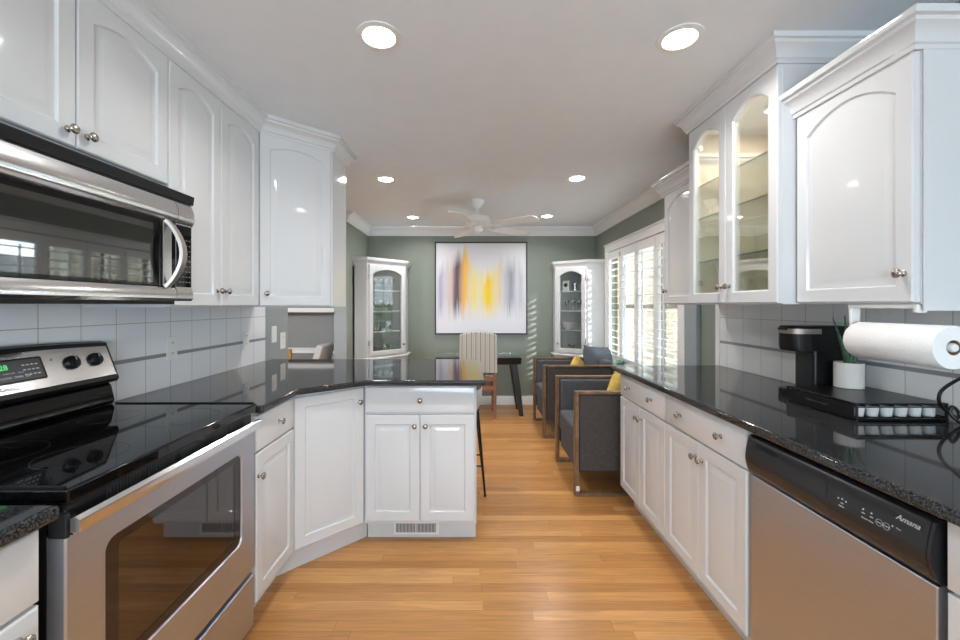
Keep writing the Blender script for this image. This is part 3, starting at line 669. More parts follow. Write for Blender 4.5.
# door: curved steel bands; window black
def band(x0, x1, prof): return MB().prism_x(prof, x0, x1)
dx1 = MW-0.090
dr = band(0.0, dx1, [(0.03, 0.012), (-0.004, 0.012), (-0.012, 0.022), (-0.012, 0.050), (-0.004, 0.062), (0.03, 0.062)]).build('door', M_steelv, mw, smooth=35)
band(0.0, dx1, [(0.03, H), (-0.004, H), (-0.016, H-0.030), (-0.018, H-0.060), (-0.012, H-0.076), (-0.004, H-0.082), (0.03, H-0.082)]).build('top_band', M_steelv, dr, smooth=35)
MB().box(0.0, dx1-0.075, -0.006, 0.03, 0.0625, H-0.0825).build('window_frame', M_blackg, dr, bevel=0.004)
MB().box(0.02, dx1-0.105, -0.0075, -0.0055, 0.075, H-0.105).build('window', mat('dark_microwave_glass', (0.15, 0.155, 0.155), 0.03, 0.9), dr)
MB().box(dx1-0.0745, dx1, -0.008, 0.03, 0.0625, H-0.0825).build('door_edge', M_blackg, dr, bevel=0.003)
hp = []
for i in range(13):
    s = i/12; hp.append((dx1-0.045+0.012*math.sin(PI*s), -0.010-0.052*math.sin(PI*s)**0.8, 0.062+(H-0.145)*s))
m = MB(); loops = []
for i, p in enumerate(hp):
    s = i/12; hw = 0.012+0.003*math.sin(PI*s)
    tg = Vector(hp[min(i+1, 12)])-Vector(hp[max(i-1, 0)]); tg.normalize(); nn = Vector((0, -tg.z, tg.y)).normalized()
    loops.append([tuple(Vector(p)+Vector((a*hw, 0, 0))+nn*b_) for a, b_ in ((-1, -0.005), (-0.8, 0.005), (0.8, 0.005), (1, -0.005), (0.7, -0.008), (-0.7, -0.008))])
m.loft(loops).build('door_handle', M_handle, dr, smooth=40)
m = MB(); m.box(dx1-0.063, dx1-0.022, -0.0105, -0.0075, 0.066, H-0.086); m.build('handle_backplate', M_steelv, dr, bevel=0.002)
cpn = band(dx1+0.003, MW, [(0.03, 0.012), (-0.004, 0.012), (-0.012, 0.022), (-0.012, 0.050), (-0.006, 0.062), (-0.006, H-0.082), (-0.012, H-0.076), (-0.018, H-0.060), (-0.016, H-0.030), (-0.004, H), (0.03, H)]).build('control_panel', M_steelv, mw, smooth=35)
MB().box(dx1+0.008, MW-0.006, -0.0085, -0.0058, 0.066, H-0.086).build('keypad', M_blackg, cpn, bevel=0.001)
m = MB()
for i in range(4):
    for j in range(9): m.box(dx1+0.018+i*0.017, dx1+0.027+i*0.017, -0.0090, -0.0084, 0.082+j*0.020, 0.086+j*0.020)
m.build('key_marks', M_printg, cpn)

# ------------------------------------------------------------------ dishwasher (front -y towards -X), origin at far end
dw = thing('dishwasher', 'stainless steel dishwasher with black control panel', 'dishwasher', (1.015, 1.455, 0), L90)
DW = 0.597
MB().box(0.006, DW-0.006, 0.02, 0.60, 0.09, 0.875).build('body', M_black, dw)
MB().box(0.01, DW-0.01, 0.075, 0.58, 0.0, 0.09).build('toe_panel', M_black, dw)
m = MB(); m.box(0.008, DW-0.008, -0.018, 0.02, 0.105, 0.728); m.build('door_panel', M_steel, dw, bevel=0.004)
prof = [(0.019, 0.872), (-0.012, 0.870), (-0.022, 0.862), (-0.029, 0.835), (-0.034, 0.80), (-0.034, 0.785), (-0.029, 0.762), (-0.021, 0.742), (-0.012, 0.731), (0.019, 0.731)]
M_dwp = mat('satin_black_panel', (0.022, 0.023, 0.026), 0.24, var=0.05, spec=0.4)
cpd = MB().prism_x(prof, 0.006, DW-0.006).build('control_panel', M_dwp, dw, smooth=50)
m = MB(); m.obox((0.103, -0.0262, 0.846), (1, 0, 0), (0, 0.25, 0.97), (0, -0.97, 0.25), 0.048, 0.007, 0.0015); m.build('latch_slot', M_black, cpd)
# surface frame for legends between (y,z)=(-0.030,.855)->( -0.047,.785)
q0 = Vector((0, -0.0355, 0.79)); q1 = Vector((0, -0.0258, 0.855)); dq = (q1-q0); lq = dq.length; dq.normalize(); nq = Vector((0, -dq.z, dq.y))
QM = Matrix(((1, 0, 0, 0), (0, dq.y, nq.y, 0), (0, dq.z, nq.z, 0), (0, 0, 0, 1))); QM.translation = q0 + nq*0.0006
text('Amana', 0.018, QM @ Matrix.Translation((0.540, 0.052, 0)), M_print, cpd, 'logo', shear=0.35, ext=0.0006)
def qm(mm): mm.xf(QM); mm.build('button_mark', M_print, cpd)
for x, t, rr in ((0.372, 0.026, 0.0022), (0.383, 0.028, 0.0022), (0.394, 0.026, 0.0022), (0.440, 0.030, 0.0022), (0.461, 0.030, 0.0022), (0.511, 0.026, 0.0020)):
    qm(MB().lathe([(rr, 0), (rr, 0.0006), (0.0002, 0.0006)], (x, t, 0), (0, 0, 1), 10))
for x in (0.481, 0.498): qm(MB().lathe([(0.0072, 0), (0.0080, 0), (0.0080, 0.0005), (0.0072, 0.0005)], (x, 0.018, 0), (0, 0, 1), 28, closed=True))
for x, t in ((0.380, 0.016), (0.437, 0.020), (0.458, 0.020)): qm(MB().box(x, x+0.008, t, t+0.002, 0, 0.0005))
for tx, x, t in (('Options', 0.383, 0.009), ('Normal  Heavy', 0.453, 0.010), ('Start', 0.481, 0.018), ('Cancel', 0.498, 0.018), ('Clean', 0.524, 0.026)):
    text(tx, 0.0048, QM @ Matrix.Translation((x, t, 0.0)), M_print, cpd, 'button_legend')
m = MB().prism_x([(y-0.0006 if y < 0 else y, z) for y, z in prof], 0.335, 0.3362); m.build('seam', M_black, cpd)
m = MB().prism_x([(y-0.0006 if y < 0 else y, z) for y, z in prof], 0.582, 0.5832); m.build('seam', M_black, cpd)

# ------------------------------------------------------------------ switch and outlet plates
def plate(label, x, y, z, side, kind, w=0.07, h=0.115):
    o = thing('outlet_plate' if kind == 'outlet' else 'switch_plate', label, 'outlet' if kind == 'outlet' else 'switch', (x, y, z), R90 if side == 'L' else L90)
    MB().box(-w/2, w/2, -0.006, 0, -h/2, h/2).build('cover', M_plast, o, bevel=0.002)
    if kind == 'outlet':
        for dz in (-0.026, 0.026):
            s = MB().lathe([(0.015, 0), (0.015, 0.002), (0.0002, 0.002)], (0, -0.006, dz), (0, -1, 0), 20).build('socket', M_plast, o)
            MB().box(-0.006, -0.004, -0.0085, -0.0075, dz-0.002, dz+0.007).box(0.004, 0.006, -0.0085, -0.0075, dz-0.002, dz+0.006).build('slot', M_dark, s)
    else:
        MB().box(-0.016, 0.016, -0.009, -0.006, -0.033, 0.033).build('rocker', M_plast, o, bevel=0.001)
plate('white outlet plate on the tiles nearest the stove', XL+0.008, 2.03, 1.115, 'L', 'outlet')
plate('white outlet plate on the tiles near the grey wall end', XL+0.008, 2.70, 1.10, 'L', 'outlet')
plate('white switch plate on the grey wall, nearer the tiles', XL, 3.10, 1.11, 'L', 'switch', 0.075, 0.125)
plate('white outlet plate on the grey wall beside the doorway', XL, 3.245, 1.05, 'L', 'outlet', 0.085, 0.13)

# ------------------------------------------------------------------ ceiling lights
def downlight(label, x, y, e):
    o = thing('recessed_light', label, 'ceiling light', (x, y, ZC), 0, 'recessed ceiling lights')
    MB().lathe([(0.058, -0.001), (0.064, -0.007), (0.086, -0.004), (0.086, 0.0), (0.058, 0.0)], (0, 0, 0), (0, 0, 1), 40, closed=True).build('trim_ring', M_plast, o, smooth=40)
    MB().lathe([(0.0575, -0.0005), (0.054, -0.006), (0.040, -0.010), (0.0002, -0.012)], (0, 0, 0), (0, 0, 1), 32).build('lens', M_lamp, o)
    d = bpy.data.lights.new('downlight', 'AREA'); d.shape = 'DISK'; d.size = 0.12; d.energy = e; d.color = (1, 0.97, 0.94); d.spread = math.radians(150)
    l = bpy.data.objects.new('downlight', d); COL.objects.link(l); l.parent = o; l.location = (0, 0, -0.016)
M_lamp = emis('glowing_lens', (1, 0.96, 0.90), 22)
downlight('large recessed ceiling light nearest the viewer on the left', -0.358, 1.578, 5.5)
downlight('large recessed ceiling light nearest the viewer on the right', 0.82, 1.59, 3.8)
downlight('recessed ceiling light at middle distance on the left', -0.705, 3.36, 5.5)
downlight('recessed ceiling light at middle distance on the right', 0.873, 3.335, 5.5)
downlight('recessed ceiling light farthest back, left of the fan', -0.689, 4.81, 5)
downlight('recessed ceiling light farthest back, right of the fan', 0.89, 4.75, 5)

# ------------------------------------------------------------------ ceiling fan
fn = thing('ceiling_fan', 'white ceiling fan with five blades in front of the back wall', 'fan', (0.06, 4.05, ZC))
MB().lathe([(0.070, 0), (0.070, -0.012), (0.062, -0.035), (0.040, -0.070), (0.022, -0.085), (0.0002, -0.086)], seg=32).build('canopy', M_plast, fn, smooth=50)
MB().cyl((0, 0, -0.085), (0, 0, -0.15), 0.013).build('downrod', M_plast, fn, smooth=50)
MB().lathe([(0.02, -0.14), (0.06, -0.148), (0.125, -0.165), (0.138, -0.185), (0.138, -0.225), (0.110, -0.245), (0.06, -0.252), (0.0002, -0.253)], seg=36).build('motor_housing', M_plast, fn, smooth=50)
MB().lathe([(0.045, -0.252), (0.055, -0.275), (0.055, -0.300), (0.035, -0.325), (0.0002, -0.330)], seg=28).build('switch_housing', M_plast, fn, smooth=50)
for k in range(5):
    a = math.radians(36+72*k); R_ = Matrix.Rotation(a, 4, 'Z')
    m = MB(); m.tube([(0.09, 0, -0.24), (0.13, 0, -0.268), (0.17, 0.0, -0.272), (0.22, 0, -0.268)], 0.009, 8); m.box(0.19, 0.27, -0.035, 0.035, -0.272, -0.266)
    m.xf(R_); m.build('blade_arm', M_plast, fn, smooth=40)
    out = []
    L_ = [(0.215, 0.048), (0.26, 0.056), (0.45, 0.066), (0.60, 0.070), (0.645, 0.060), (0.665, 0.035), (0.670, 0.0)]
    poly = [(x, w) for x, w in L_] + [(x, -w) for x, w in reversed(L_[:-1])]
    m = MB(); m.loft([[(x, y, -0.262-0.20*y) for x, y in poly], [(x, y, -0.256-0.20*y) for x, y in poly]]); m.xf(R_); m.build('blade', M_plast, fn)

# ------------------------------------------------------------------ painting
pt = thing('abstract_painting', 'large square abstract painting in white, yellow and grey on back wall', 'painting', (0.135, YB, 0.945))
m = MB(); s = 0.617
for (x0, x1, z0, z1) in ((-s, -s+0.012, 0, 2*s), (s-0.012, s, 0, 2*s), (-s+0.012, s-0.012, 0, 0.012), (-s+0.012, s-0.012, 2*s-0.012, 2*s)): m.box(x0, x1, -0.045, 0, z0, z1)
m.build('frame', M_blackm, pt)
MB().box(-s+0.016, s-0.016, -0.036, -0.003, 0.016, 2*s-0.016).build('canvas', M_paint, pt)

# ------------------------------------------------------------------ window shutters
def shutter(label, y0, y1):
    w = y1-y0-0.004; z0, z1 = WZ0+0.003, WZ1-0.003; h = z1-z0
    o = thing('window_shutter', label, 'shutter', (XR+0.012, y1-0.002, z0), L90, 'white plantation shutters in the window')
    st_ = 0.046; m = MB()
    m.box(0, st_, -0.028, 0, 0, h).box(w-st_, w, -0.028, 0, 0, h).box(st_, w-st_, -0.027, -0.001, 0, 0.09).box(st_, w-st_, -0.027, -0.001, h-0.09, h)
    m.build('panel_frame', M_trim, o, bevel=0.002)
    m = MB(); ch = 0.040; t = math.radians(-3)
    for a, b_ in ((0.095, h-0.095),):
        n = int((b_-a)/0.077); sp = (b_-a)/n
        for i in range(n):
            z = a+sp*(i+0.5)
            # slat section in (y,z), tilted
            sec = [(-1, 0), (-0.6, 0.08), (0, 0.11), (0.6, 0.08), (1, 0), (0.6, -0.08), (0, -0.11), (-0.6, -0.08)]
            pr = [(-0.014+ch*(u*math.cos(t))-ch*v*math.sin(t), z-ch*u*math.sin(-t)*-1*-1+ch*v*math.cos(t)) for u, v in sec]
            m.prism_x(pr, st_+0.001, w-st_-0.001)
    m.build('louvers', M_trim, o, smooth=40)
    m = MB(); m.box(w/2-0.006, w/2+0.006, -0.066, -0.054, 0.11, h-0.11); m.build('tilt_rod', M_trim, o)
    return o
W4 = (WY1-WY0)/4
for i, lb in enumerate(('white louvered shutter panel nearest the small wall cabinet', 'second white louvered shutter panel from the small wall cabinet', 'second white louvered shutter panel from the corner china cabinet', 'white louvered shutter panel nearest the corner china cabinet')):
    sh = shutter(lb, WY0+W4*i, WY0+W4*(i+1))
MB().box(W4-0.02, W4-0.012, -0.036, -0.028, 1.22, 1.27).build('latch', M_nickel, sh)

# ------------------------------------------------------------------ china cabinets
def china(label, pts, corner, knob_right):
    """pts: P0 wall, P1, P2, P3 wall (anticlockwise seen from above, door between P1 and P2, left to right)"""
    P = [Vector(p) for p in pts]; o = thing('corner_china_cabinet', label, 'cabinet', (corner[0], corner[1], 0))
    lp = [(p.x-corner[0], p.y-corner[1]) for p in P]
    full = lp + [(0, 0)]
    def sh(poly, k):  # shrink towards centroid
        cx = sum(p[0] for p in poly)/len(poly); cy = sum(p[1] for p in poly)/len(poly); return [(cx+(x-cx)*k, cy+(y-cy)*k) for x, y in poly]
    MB().prism(full, 0.0, 0.68).build('lower_body', M_white, o, bevel=0.002)
    ex = []
    led = sweep(lp, [(-0.05, 0.68), (0.022, 0.68), (0.030, 0.690), (0.028, 0.702), (0.018, 0.708), (-0.05, 0.708)]); led.build('ledge', M_white, o, smooth=30)
    MB().prism(sh(full, 0.90), 0.682, 0.706).build('ledge_top', M_white, o)
    Z0, Z1 = 0.708, 1.84
    m = MB(); t = 0.018
    def wallseg(a, b_, z0, z1, inner):
        a = Vector(a); b_ = Vector(b_); d = (b_-a).normalized(); n = Vector((-d.y, d.x))*inner
        m.prism([tuple(a), tuple(b_), tuple(b_+n*t), tuple(a+n*t)], z0, z1)
    wallseg(lp[0], lp[1], Z0, Z1, 1); wallseg(lp[2], lp[3], Z0, Z1, 1)
    m.build('side_panel', M_white, o)
    m = MB(); wallseg(lp[3], (0, 0), Z0, Z1, 1); wallseg((0, 0), lp[0], Z0, Z1, 1)
    m.build('back_panel', M_sageb, o)
    MB().prism(sh(full, 0.93), Z0+0.001, Z0+0.05).build('floor_panel', M_white, o)
    MB().prism(full, Z1, Z1+0.05).build('top_panel', M_white, o)
    sweep(lp, [(0.0, 1.80), (0.006, 1.80), (0.008, 1.83), (0.020, 1.85), (0.034, 1.868), (0.038, 1.90), (0.0, 1.90), (-0.05, 1.9), (-0.05, 1.89), (0, 1.88)][:7]).build('crown', M_white, o, smooth=30)
    for z in (1.01, 1.26, 1.51): MB().prism(sh(full, 0.93), z-0.008, z+0.008).build('shelf', M_white, o)
    a = Vector(lp[1]); b_ = Vector(lp[2]); an = math.atan2((b_-a).y, (b_-a).x); w = (b_-a).length
    R_ = Matrix.Translation((a.x, a.y, 0)) @ Matrix.Rotation(an, 4, 'Z')
    # face frame stiles then door
    m = MB(); m.box(0, 0.035, 0, 0.02, Z0, Z1).box(w-0.035, w, 0, 0.02, Z0, Z1).box(0.035, w-0.035, 0, 0.02, Z0, Z0+0.03).box(0.035, w-0.035, 0, 0.02, Z1-0.03, Z1); m.xf(R_); m.build('face_frame', M_white, o)
    dwid = w-0.05; dh = Z1-Z0-0.045
    d = door_mesh(dwid, dh, 0.055, 0.054, True); d.xf(R_ @ Matrix.Translation((0.025, 0.0, Z0+0.022))); do = d.build('door', M_white, o, smooth=25)
    g = MB().box(0.050, dwid-0.050, -0.008, -0.005, 0.050, dh-0.050); g.xf(R_ @ Matrix.Translation((0.025, 0.0, Z0+0.022))); g.build('glass_pane', M_glass, do)
    kx = dwid-0.03 if knob_right else 0.03
    k = MB().lathe([(0.006, 0), (0.005, 0.008), (0.011, 0.012), (0.012, 0.018), (0.0002, 0.022)], (kx, -DT, 0.11), (0, -1, 0), 14); k.xf(R_ @ Matrix.Translation((0.025, 0.0, Z0+0.022))); k.build('knob', M_nickel, do, smooth=50)
    hx = -0.006 if knob_right else dwid+0.006
    for z in (0.12, dh-0.18):
        k = MB().cyl((hx, -0.018, z), (hx, -0.018, z+0.06), 0.006, 10); k.xf(R_ @ Matrix.Translation((0.025, 0.0, Z0+0.022))); k.build('hinge', M_nickel, do, smooth=50)
    for s0, s1 in ((0.025, w/2-0.001), (w/2+0.001, w-0.025)):
        d = door_mesh(s1-s0, 0.52, 0, 0.05); d.xf(R_ @ Matrix.Translation((s0, 0, 0.12))); d.build('lower_door', M_white, o, smooth=25)
    return o
M_sageb = mat('pale_sage_back', (0.60, 0.66, 0.63), 0.5, var=0.02)
china('white corner china cabinet with arched glass door, left of the painting', [(XN, 4.76), (-1.225, 4.76), (-0.84, 5.2), (-0.84, YB)], (XN, YB), True)
china('white corner china cabinet with arched glass door, beside the window', [(1.10, YB), (1.10, 5.30), (1.45, 5.02), (XR, 5.02)], (XR, YB), False)

# contents
def goblet(label, x, y, z, h, r, group, name='wine_glass', m_=None):
    m = MB().lathe([(r*0.8, 0), (r*0.75, 0.003), (0.004, 0.008), (0.004, h*0.45), (r*0.7, h*0.55), (r, h*0.75), (r*0.9, h), (r*0.87, h), (r*0.95, h*0.75), (r*0.6, h*0.57), (0.0002, h*0.5)], seg=16)
    return tag(m.build(name, m_ or M_ware, smooth=50, loc=(x, y, z)), label, 'glass', group)
def tumbler(label, x, y, z, h, r, group):
    m = MB().lathe([(r*0.85, 0), (r, h), (r*0.93, h), (r*0.78, 0.006), (0.0002, 0.006)], seg=16)
    return tag(m.build('tumbler', M_ware, smooth=50, loc=(x, y, z)), label, 'glass', group)
def bowl(label, x, y, z, r, h, m_=None, name='bowl'):
    m = MB().lathe([(r*0.4, 0), (r*0.42, 0.006), (r*0.8, h*0.5), (r, h), (r*0.96, h), (r*0.74, h*0.55), (0.0002, 0.012)], seg=24)
    return tag(m.build(name, m_ or M_ware, smooth=50, loc=(x, y, z)), label, 'bowl')
def row(base, dirv, n, sp): return [(base[0]+dirv[0]*sp*(i-(n-1)/2), base[1]+dirv[1]*sp*(i-(n-1)/2)) for i in range(n)]
dl = (0.66, 0.75); dr_ = (0.78, -0.62)
for q, z, h in ((0, 1.519, 0.15), (1, 1.269, 0.13)):
    for i, (x, y) in enumerate(row((-1.10, 5.08), dl, 4, 0.09)):
        goblet('wine glass on the %s shelf of the left china cabinet' % ('top' if q == 0 else 'middle'), x, y, z, h, 0.032, 'wine glasses on the %s shelf of the left china cabinet' % ('top' if q == 0 else 'middle'))
for i, (x, y) in enumerate(row((-1.12, 5.10), dl, 3, 0.10)):
    tumbler('tumbler on the lowest shelf of the left china cabinet', x, y, 1.019, 0.11, 0.036, 'tumblers on the lowest shelf of the left china cabinet')
bowl('frosted glass bowl behind the tumblers in left china cabinet', -1.22, 5.24, 1.019, 0.075, 0.09, M_ceram)
def star(name, label, x, y, z, m_, n=9, r=0.085, seed=1):
    rnd = random.Random(seed); m = MB()
    for i in range(n):
        a = 2*PI*i/n+rnd.uniform(-.2, .2); el = rnd.uniform(0.15, 0.9); rr = r*rnd.uniform(.8, 1.1)
        d = Vector((math.cos(a)*math.cos(el), math.sin(a)*math.cos(el), math.sin(el))); sd = d.cross(Vector((0, 0, 1))).normalized(); up = sd.cross(d)
        c0 = Vector((0, 0, 0.02)); pts = [c0, c0+d*rr*0.5+sd*rr*0.22, c0+d*rr, c0+d*rr*0.5-sd*rr*0.22]
        m.loft([[tuple(p) for p in pts], [tuple(p+up*0.004) for p in pts]])
    m.ball((0, 0, 0.02), 0.02, 0.02, 0.02, 10, 6)
    return tag(m.build(name, m_, loc=(x, y, z)), label, 'ornament')
star('leaf_ornament', 'silver leaf ornament at the bottom of the left china cabinet, centre', -1.06, 5.08, 0.7585, M_chrome, 10, 0.10, 3)
star('leaf_ornament', 'smaller silver leaf ornament beside hinge side of left china cabinet', -1.20, 4.93, 0.7585, M_chrome, 8, 0.07, 5)
star('leaf_ornament', 'gold leaf ornament at the bottom of the right china cabinet', 1.30, 5.22, 0.7585, M_gold, 10, 0.095, 8)
star('leaf_ornament', 'smaller gold leaf ornament by the hinge side of right china cabinet', 1.45, 5.10, 0.7585, M_gold, 7, 0.055, 9)
for i, (x, y) in enumerate(row((1.36, 5.24), dr_, 4, 0.085)):
    goblet('wine glass on the middle shelf of the right china cabinet', x, y, 1.269, 0.13, 0.032, 'wine glasses on the middle shelf of the right china cabinet')
for i, (x, y) in enumerate(row((1.42, 5.22), dr_, 3, 0.085)):
    tumbler('tumbler on the top shelf of the right china cabinet', x, y, 1.519, 0.10, 0.034, 'tumblers on the top shelf of the right china cabinet')
bx = thing('boxed_cup', 'white box with a dark emblem on top shelf of right china cabinet', 'box', (1.245, 5.27, 1.519), math.radians(-38))
MB().box(-0.045, 0.045, -0.03, 0.03, 0, 0.13).build('box', M_plast, bx, bevel=0.002)
MB().lathe([(0.026, 0), (0.026, 0.001), (0.0002, 0.001)], (0, -0.03, 0.075), (0, -1, 0), 20).build('emblem', M_dark, bx)
bowl('white bowl on the lowest shelf of the right china cabinet', 1.26, 5.26, 1.019, 0.085, 0.10, M_ceram)
tag(MB().lathe([(0.03, 0), (0.055, 0.04), (0.06, 0.08), (0.03, 0.12), (0.028, 0.14), (0.024, 0.14), (0.0002, 0.10)], seg=20).build('vase', M_steelv, smooth=50, loc=(1.44, 5.18, 1.019)), 'small silver vase beside the white bowl in right china cabinet', 'vase')

# ------------------------------------------------------------------ console table
tb = thing('console_table', 'dark espresso console table with glass top under the painting', 'table', (0.09, 5.05, 0))
MB().prism([(x, y) for x, y in [(-0.52, -0.16), (-0.47, -0.20), (0.47, -0.20), (0.52, -0.16), (0.52, 0.16), (0.47, 0.20), (-0.47, 0.20), (-0.52, 0.16)]], 0.62, 0.705).build('apron', M_espresso, tb, bevel=0.01)
MB().prism([(0.60*math.copysign(abs(math.cos(a))**0.35, math.cos(a)), 0.24*math.copysign(abs(math.sin(a))**0.5, math.sin(a))) for a in [2*PI*i/48+0.001 for i in range(48)]], 0.7052, 0.717).build('glass_top', M_shelfg, tb)
for sx in (-1, 1):
    for sy in (-1, 1):
        m = MB(); x0, y0 = sx*0.43, sy*0.15; x1, y1 = sx*0.515, sy*0.17
        q = lambda x, y, r, z: [(x-r, y-r, z), (x+r, y-r, z), (x+r, y+r, z), (x-r, y+r, z)]
        m.loft([q(x1, y1, 0.026, 0), q((x0+x1)/2, (y0+y1)/2, 0.032, 0.35), q(x0, y0, 0.036, 0.62)]); m.build('leg', M_espresso, tb)

# ------------------------------------------------------------------ striped chair
ch = thing('dining_chair', 'striped slipcovered dining chair with brown wooden legs at the table', 'chair', (0.085, 4.86, 0))
m = MB(); w = 0.218; loops = []
N_ = 12
def backloop(z, y0, y1, ww): return [(-ww, y0, z), (ww, y0, z), (ww, y1, z), (-ww, y1, z)]
prof = []
m = MB(); top = [(-w, 0.96)] + [(-w+2*w*i/N_, 0.99+0.035*math.sin(PI*i/N_)) for i in range(N_+1)] + [(w, 0.96)]
poly = [(-w-0.006, 0.535)] + top + [(w+0.006, 0.535)]
m.loft([[(x, -0.115-0.03*max(0, (z-0.5)), z) for x, z in poly], [(x, -0.045-0.03*max(0, (z-0.5)), z) for x, z in poly]])
m.build('backrest', M_stripe, ch, bevel=0.015, seg=3)
MB().box(-0.215, 0.215, -0.044, 0.36, 0.42, 0.50).build('seat', M_stripe, ch, bevel=0.02, seg=3)
for sx in (-1, 1):
    for y0, y1 in ((-0.075, -0.095), (0.30, 0.31)):
        m = MB(); x = sx*0.195; q = lambda x, y, r, z: [(x-r, y-r, z), (x+r, y-r, z), (x+r, y+r, z), (x-r, y+r, z)]
        m.loft([q(x, y1, 0.017, 0), q(x, y0, 0.024, 0.44 if y0 > 0 else 0.53)]); m.build('leg', M_cherry, ch, bevel=0.003)
MB().box(-0.175, 0.175, -0.095, -0.07, 0.33, 0.385).box(-0.175, 0.175, -0.095, -0.07, 0.44, 0.49).build('stretcher', M_cherry, ch)
MB().box(-0.20, -0.18, -0.07, 0.30, 0.18, 0.21).box(0.18, 0.20, -0.07, 0.30, 0.18, 0.21).build('side_stretcher', M_cherry, ch)

# ------------------------------------------------------------------ bar stool
bs = thing('bar_stool', 'bar stool with thin black metal legs at the end of the peninsula', 'stool', (-0.13, 2.93, 0))
loops = []
m = MB()
for k in range(7):
    a = PI*1.02*k/6
shell = []
for rr, zz in ((0.03, 0.56), (0.13, 0.565), (0.185, 0.59), (0.207, 0.64), (0.212, 0.74), (0.203, 0.74), (0.197, 0.645), (0.178, 0.603), (0.12, 0.582), (0.03, 0.577)): shell.append((rr, zz))
MB().lathe([(0.0002, 0.56)]+shell+[(0.0002, 0.577)], seg=32).build('seat', M_throw, bs, smooth=50)
for sx in (-1, 1):
    for sy in (-1, 1):
        m = MB(); m.tube([(sx*0.180, sy*0.085, 0.585), (sx*0.228, sy*0.118, 0.012)], 0.007, 8).tube([(sx*0.165, sy*0.02, 0.575), (sx*0.228, sy*0.118, 0.012)], 0.007, 8)
        m.ball((sx*0.228, sy*0.118, 0.010), 0.010, 0.010, 0.010, 10, 6); m.build('leg', M_blackm, bs, smooth=50)
fr_ = [(sx*0.2115, sy*0.1065, 0.21) for sx, sy in ((-1, -1), (1, -1), (1, 1), (-1, 1))]
m = MB()
for i in range(4): m.cyl(fr_[i], fr_[(i+1) % 4], 0.006, 8)
m.build('footrest', M_blackm, bs, smooth=50)

# ------------------------------------------------------------------ armchairs (seat opens towards -X)
def armchair(label, y0, x0=0.725):
    D, Wd, Ht = 0.72, 0.68, 0.73
    o = thing('armchair', label, 'armchair', (x0, y0, 0), 0, 'grey armchairs by the window')
    for y in (0.0, Wd-0.055):
        m = MB(); t = 0.027
        m.box(0, t, y, y+0.055, 0, Ht).box(D-t, D, y, y+0.055, 0, Ht).box(t, D-t, y, y+0.055, Ht-t*0.7, Ht).box(t, D-t, y, y+0.055, 0, t*0.8)
        m.build('side_frame', M_walnut, o, bevel=0.003)
        MB().box(t+0.004, D-t-0.004, y+0.008, y+0.047+(0.03 if y == 0 else 0) , 0.17, Ht-t*0.7-0.004).build('arm_panel', M_fabpan if y == 0 else M_fabpan, o, bevel=0.012, seg=3)
        if y > 0: MB().box(t+0.004, D-t-0.004, y-0.03, y+0.007, 0.30, Ht-t*0.7-0.006).build('arm_pad', M_fabric, o, bevel=0.012, seg=3)
    MB().box(0.03, D-0.06, 0.08, Wd-0.09, 0.15, 0.29).build('seat_base', M_fabric, o, bevel=0.012, seg=3)
    MB().box(0.015, D-0.16, 0.08, Wd-0.09, 0.292, 0.46).build('seat_cushion', M_fabric, o, bevel=0.03, seg=4)
    m = MB(); m.prism_y([(D-0.155, 0.465), (D-0.05, 0.30), (D-0.005, 0.30), (D+0.01, 0.76), (D-0.09, 0.76)], 0.08, Wd-0.09); m.build('backrest', M_fabric, o, bevel=0.03, seg=4)
    return o
a1 = armchair('grey armchair with wooden frame nearest the counter end', 2.815)
MB().box(0.006, 0.030, -0.0015, 0, 0.04, 0.075).build('paper_tag', M_plast, a1)
a2 = armchair('grey armchair with wooden frame nearer the back wall', 4.05)
def pillow(name, label, c, sx, sy, sz, rot, m_):
    m = MB(); n = 12; top = []; 
    pts = {}; 
    for side in (1, -1):
        g = []
        for i in range(n+1):
            for j in range(n+1):
                u = i/n*2-1; v = j/n*2-1; th = (1-u**4)*(1-v**4); k = 1-0.10*(1-abs(u)*1.0)*0; e = 1-0.07*(1-u*u)*abs(v) - 0.07*(1-v*v)*abs(u)
                g.append((u*sx*e, side*sy*max(th, 0)**0.5, v*sz*e))
        fs = [(i*(n+1)+j, (i+1)*(n+1)+j, (i+1)*(n+1)+j+1, i*(n+1)+j+1) for i in range(n) for j in range(n)]
        m.add(g, fs)
    me_o = m.build(name, m_, smooth=70); b = bmesh.new(); b.from_mesh(me_o.data); bmesh.ops.remove_doubles(b, verts=b.verts, dist=0.0005); bmesh.ops.recalc_face_normals(b, faces=b.faces); b.to_mesh(me_o.data); b.free()
    me_o.location = c; me_o.rotation_euler = rot; return tag(me_o, label, 'cushion')
pillow('throw_pillow', 'yellow throw pillow on the nearer armchair behind the counter end', (1.205, 3.27, 0.64), 0.125, 0.055, 0.125, (0.0, 0.45, math.radians(25)), M_yellow)
pillow('throw_pillow', 'yellow throw pillow on the farther armchair', (1.165, 4.42, 0.635), 0.12, 0.05, 0.12, (0.0, 0.62, math.radians(30)), M_yellow)
bc = pillow('back_cushion', None, (1.395-0.725, 0.37, 0.70), 0.24, 0.085, 0.19, (-0.25, 0.12, math.radians(40)), M_fabric); bc.parent = a2; del bc['category']
pillow('folded_throw', 'pale grey folded throw lying on the nearer armchair', (1.10, 3.10, 0.50), 0.13, 0.03, 0.13, (PI/2, 0, 0.3), M_throw)
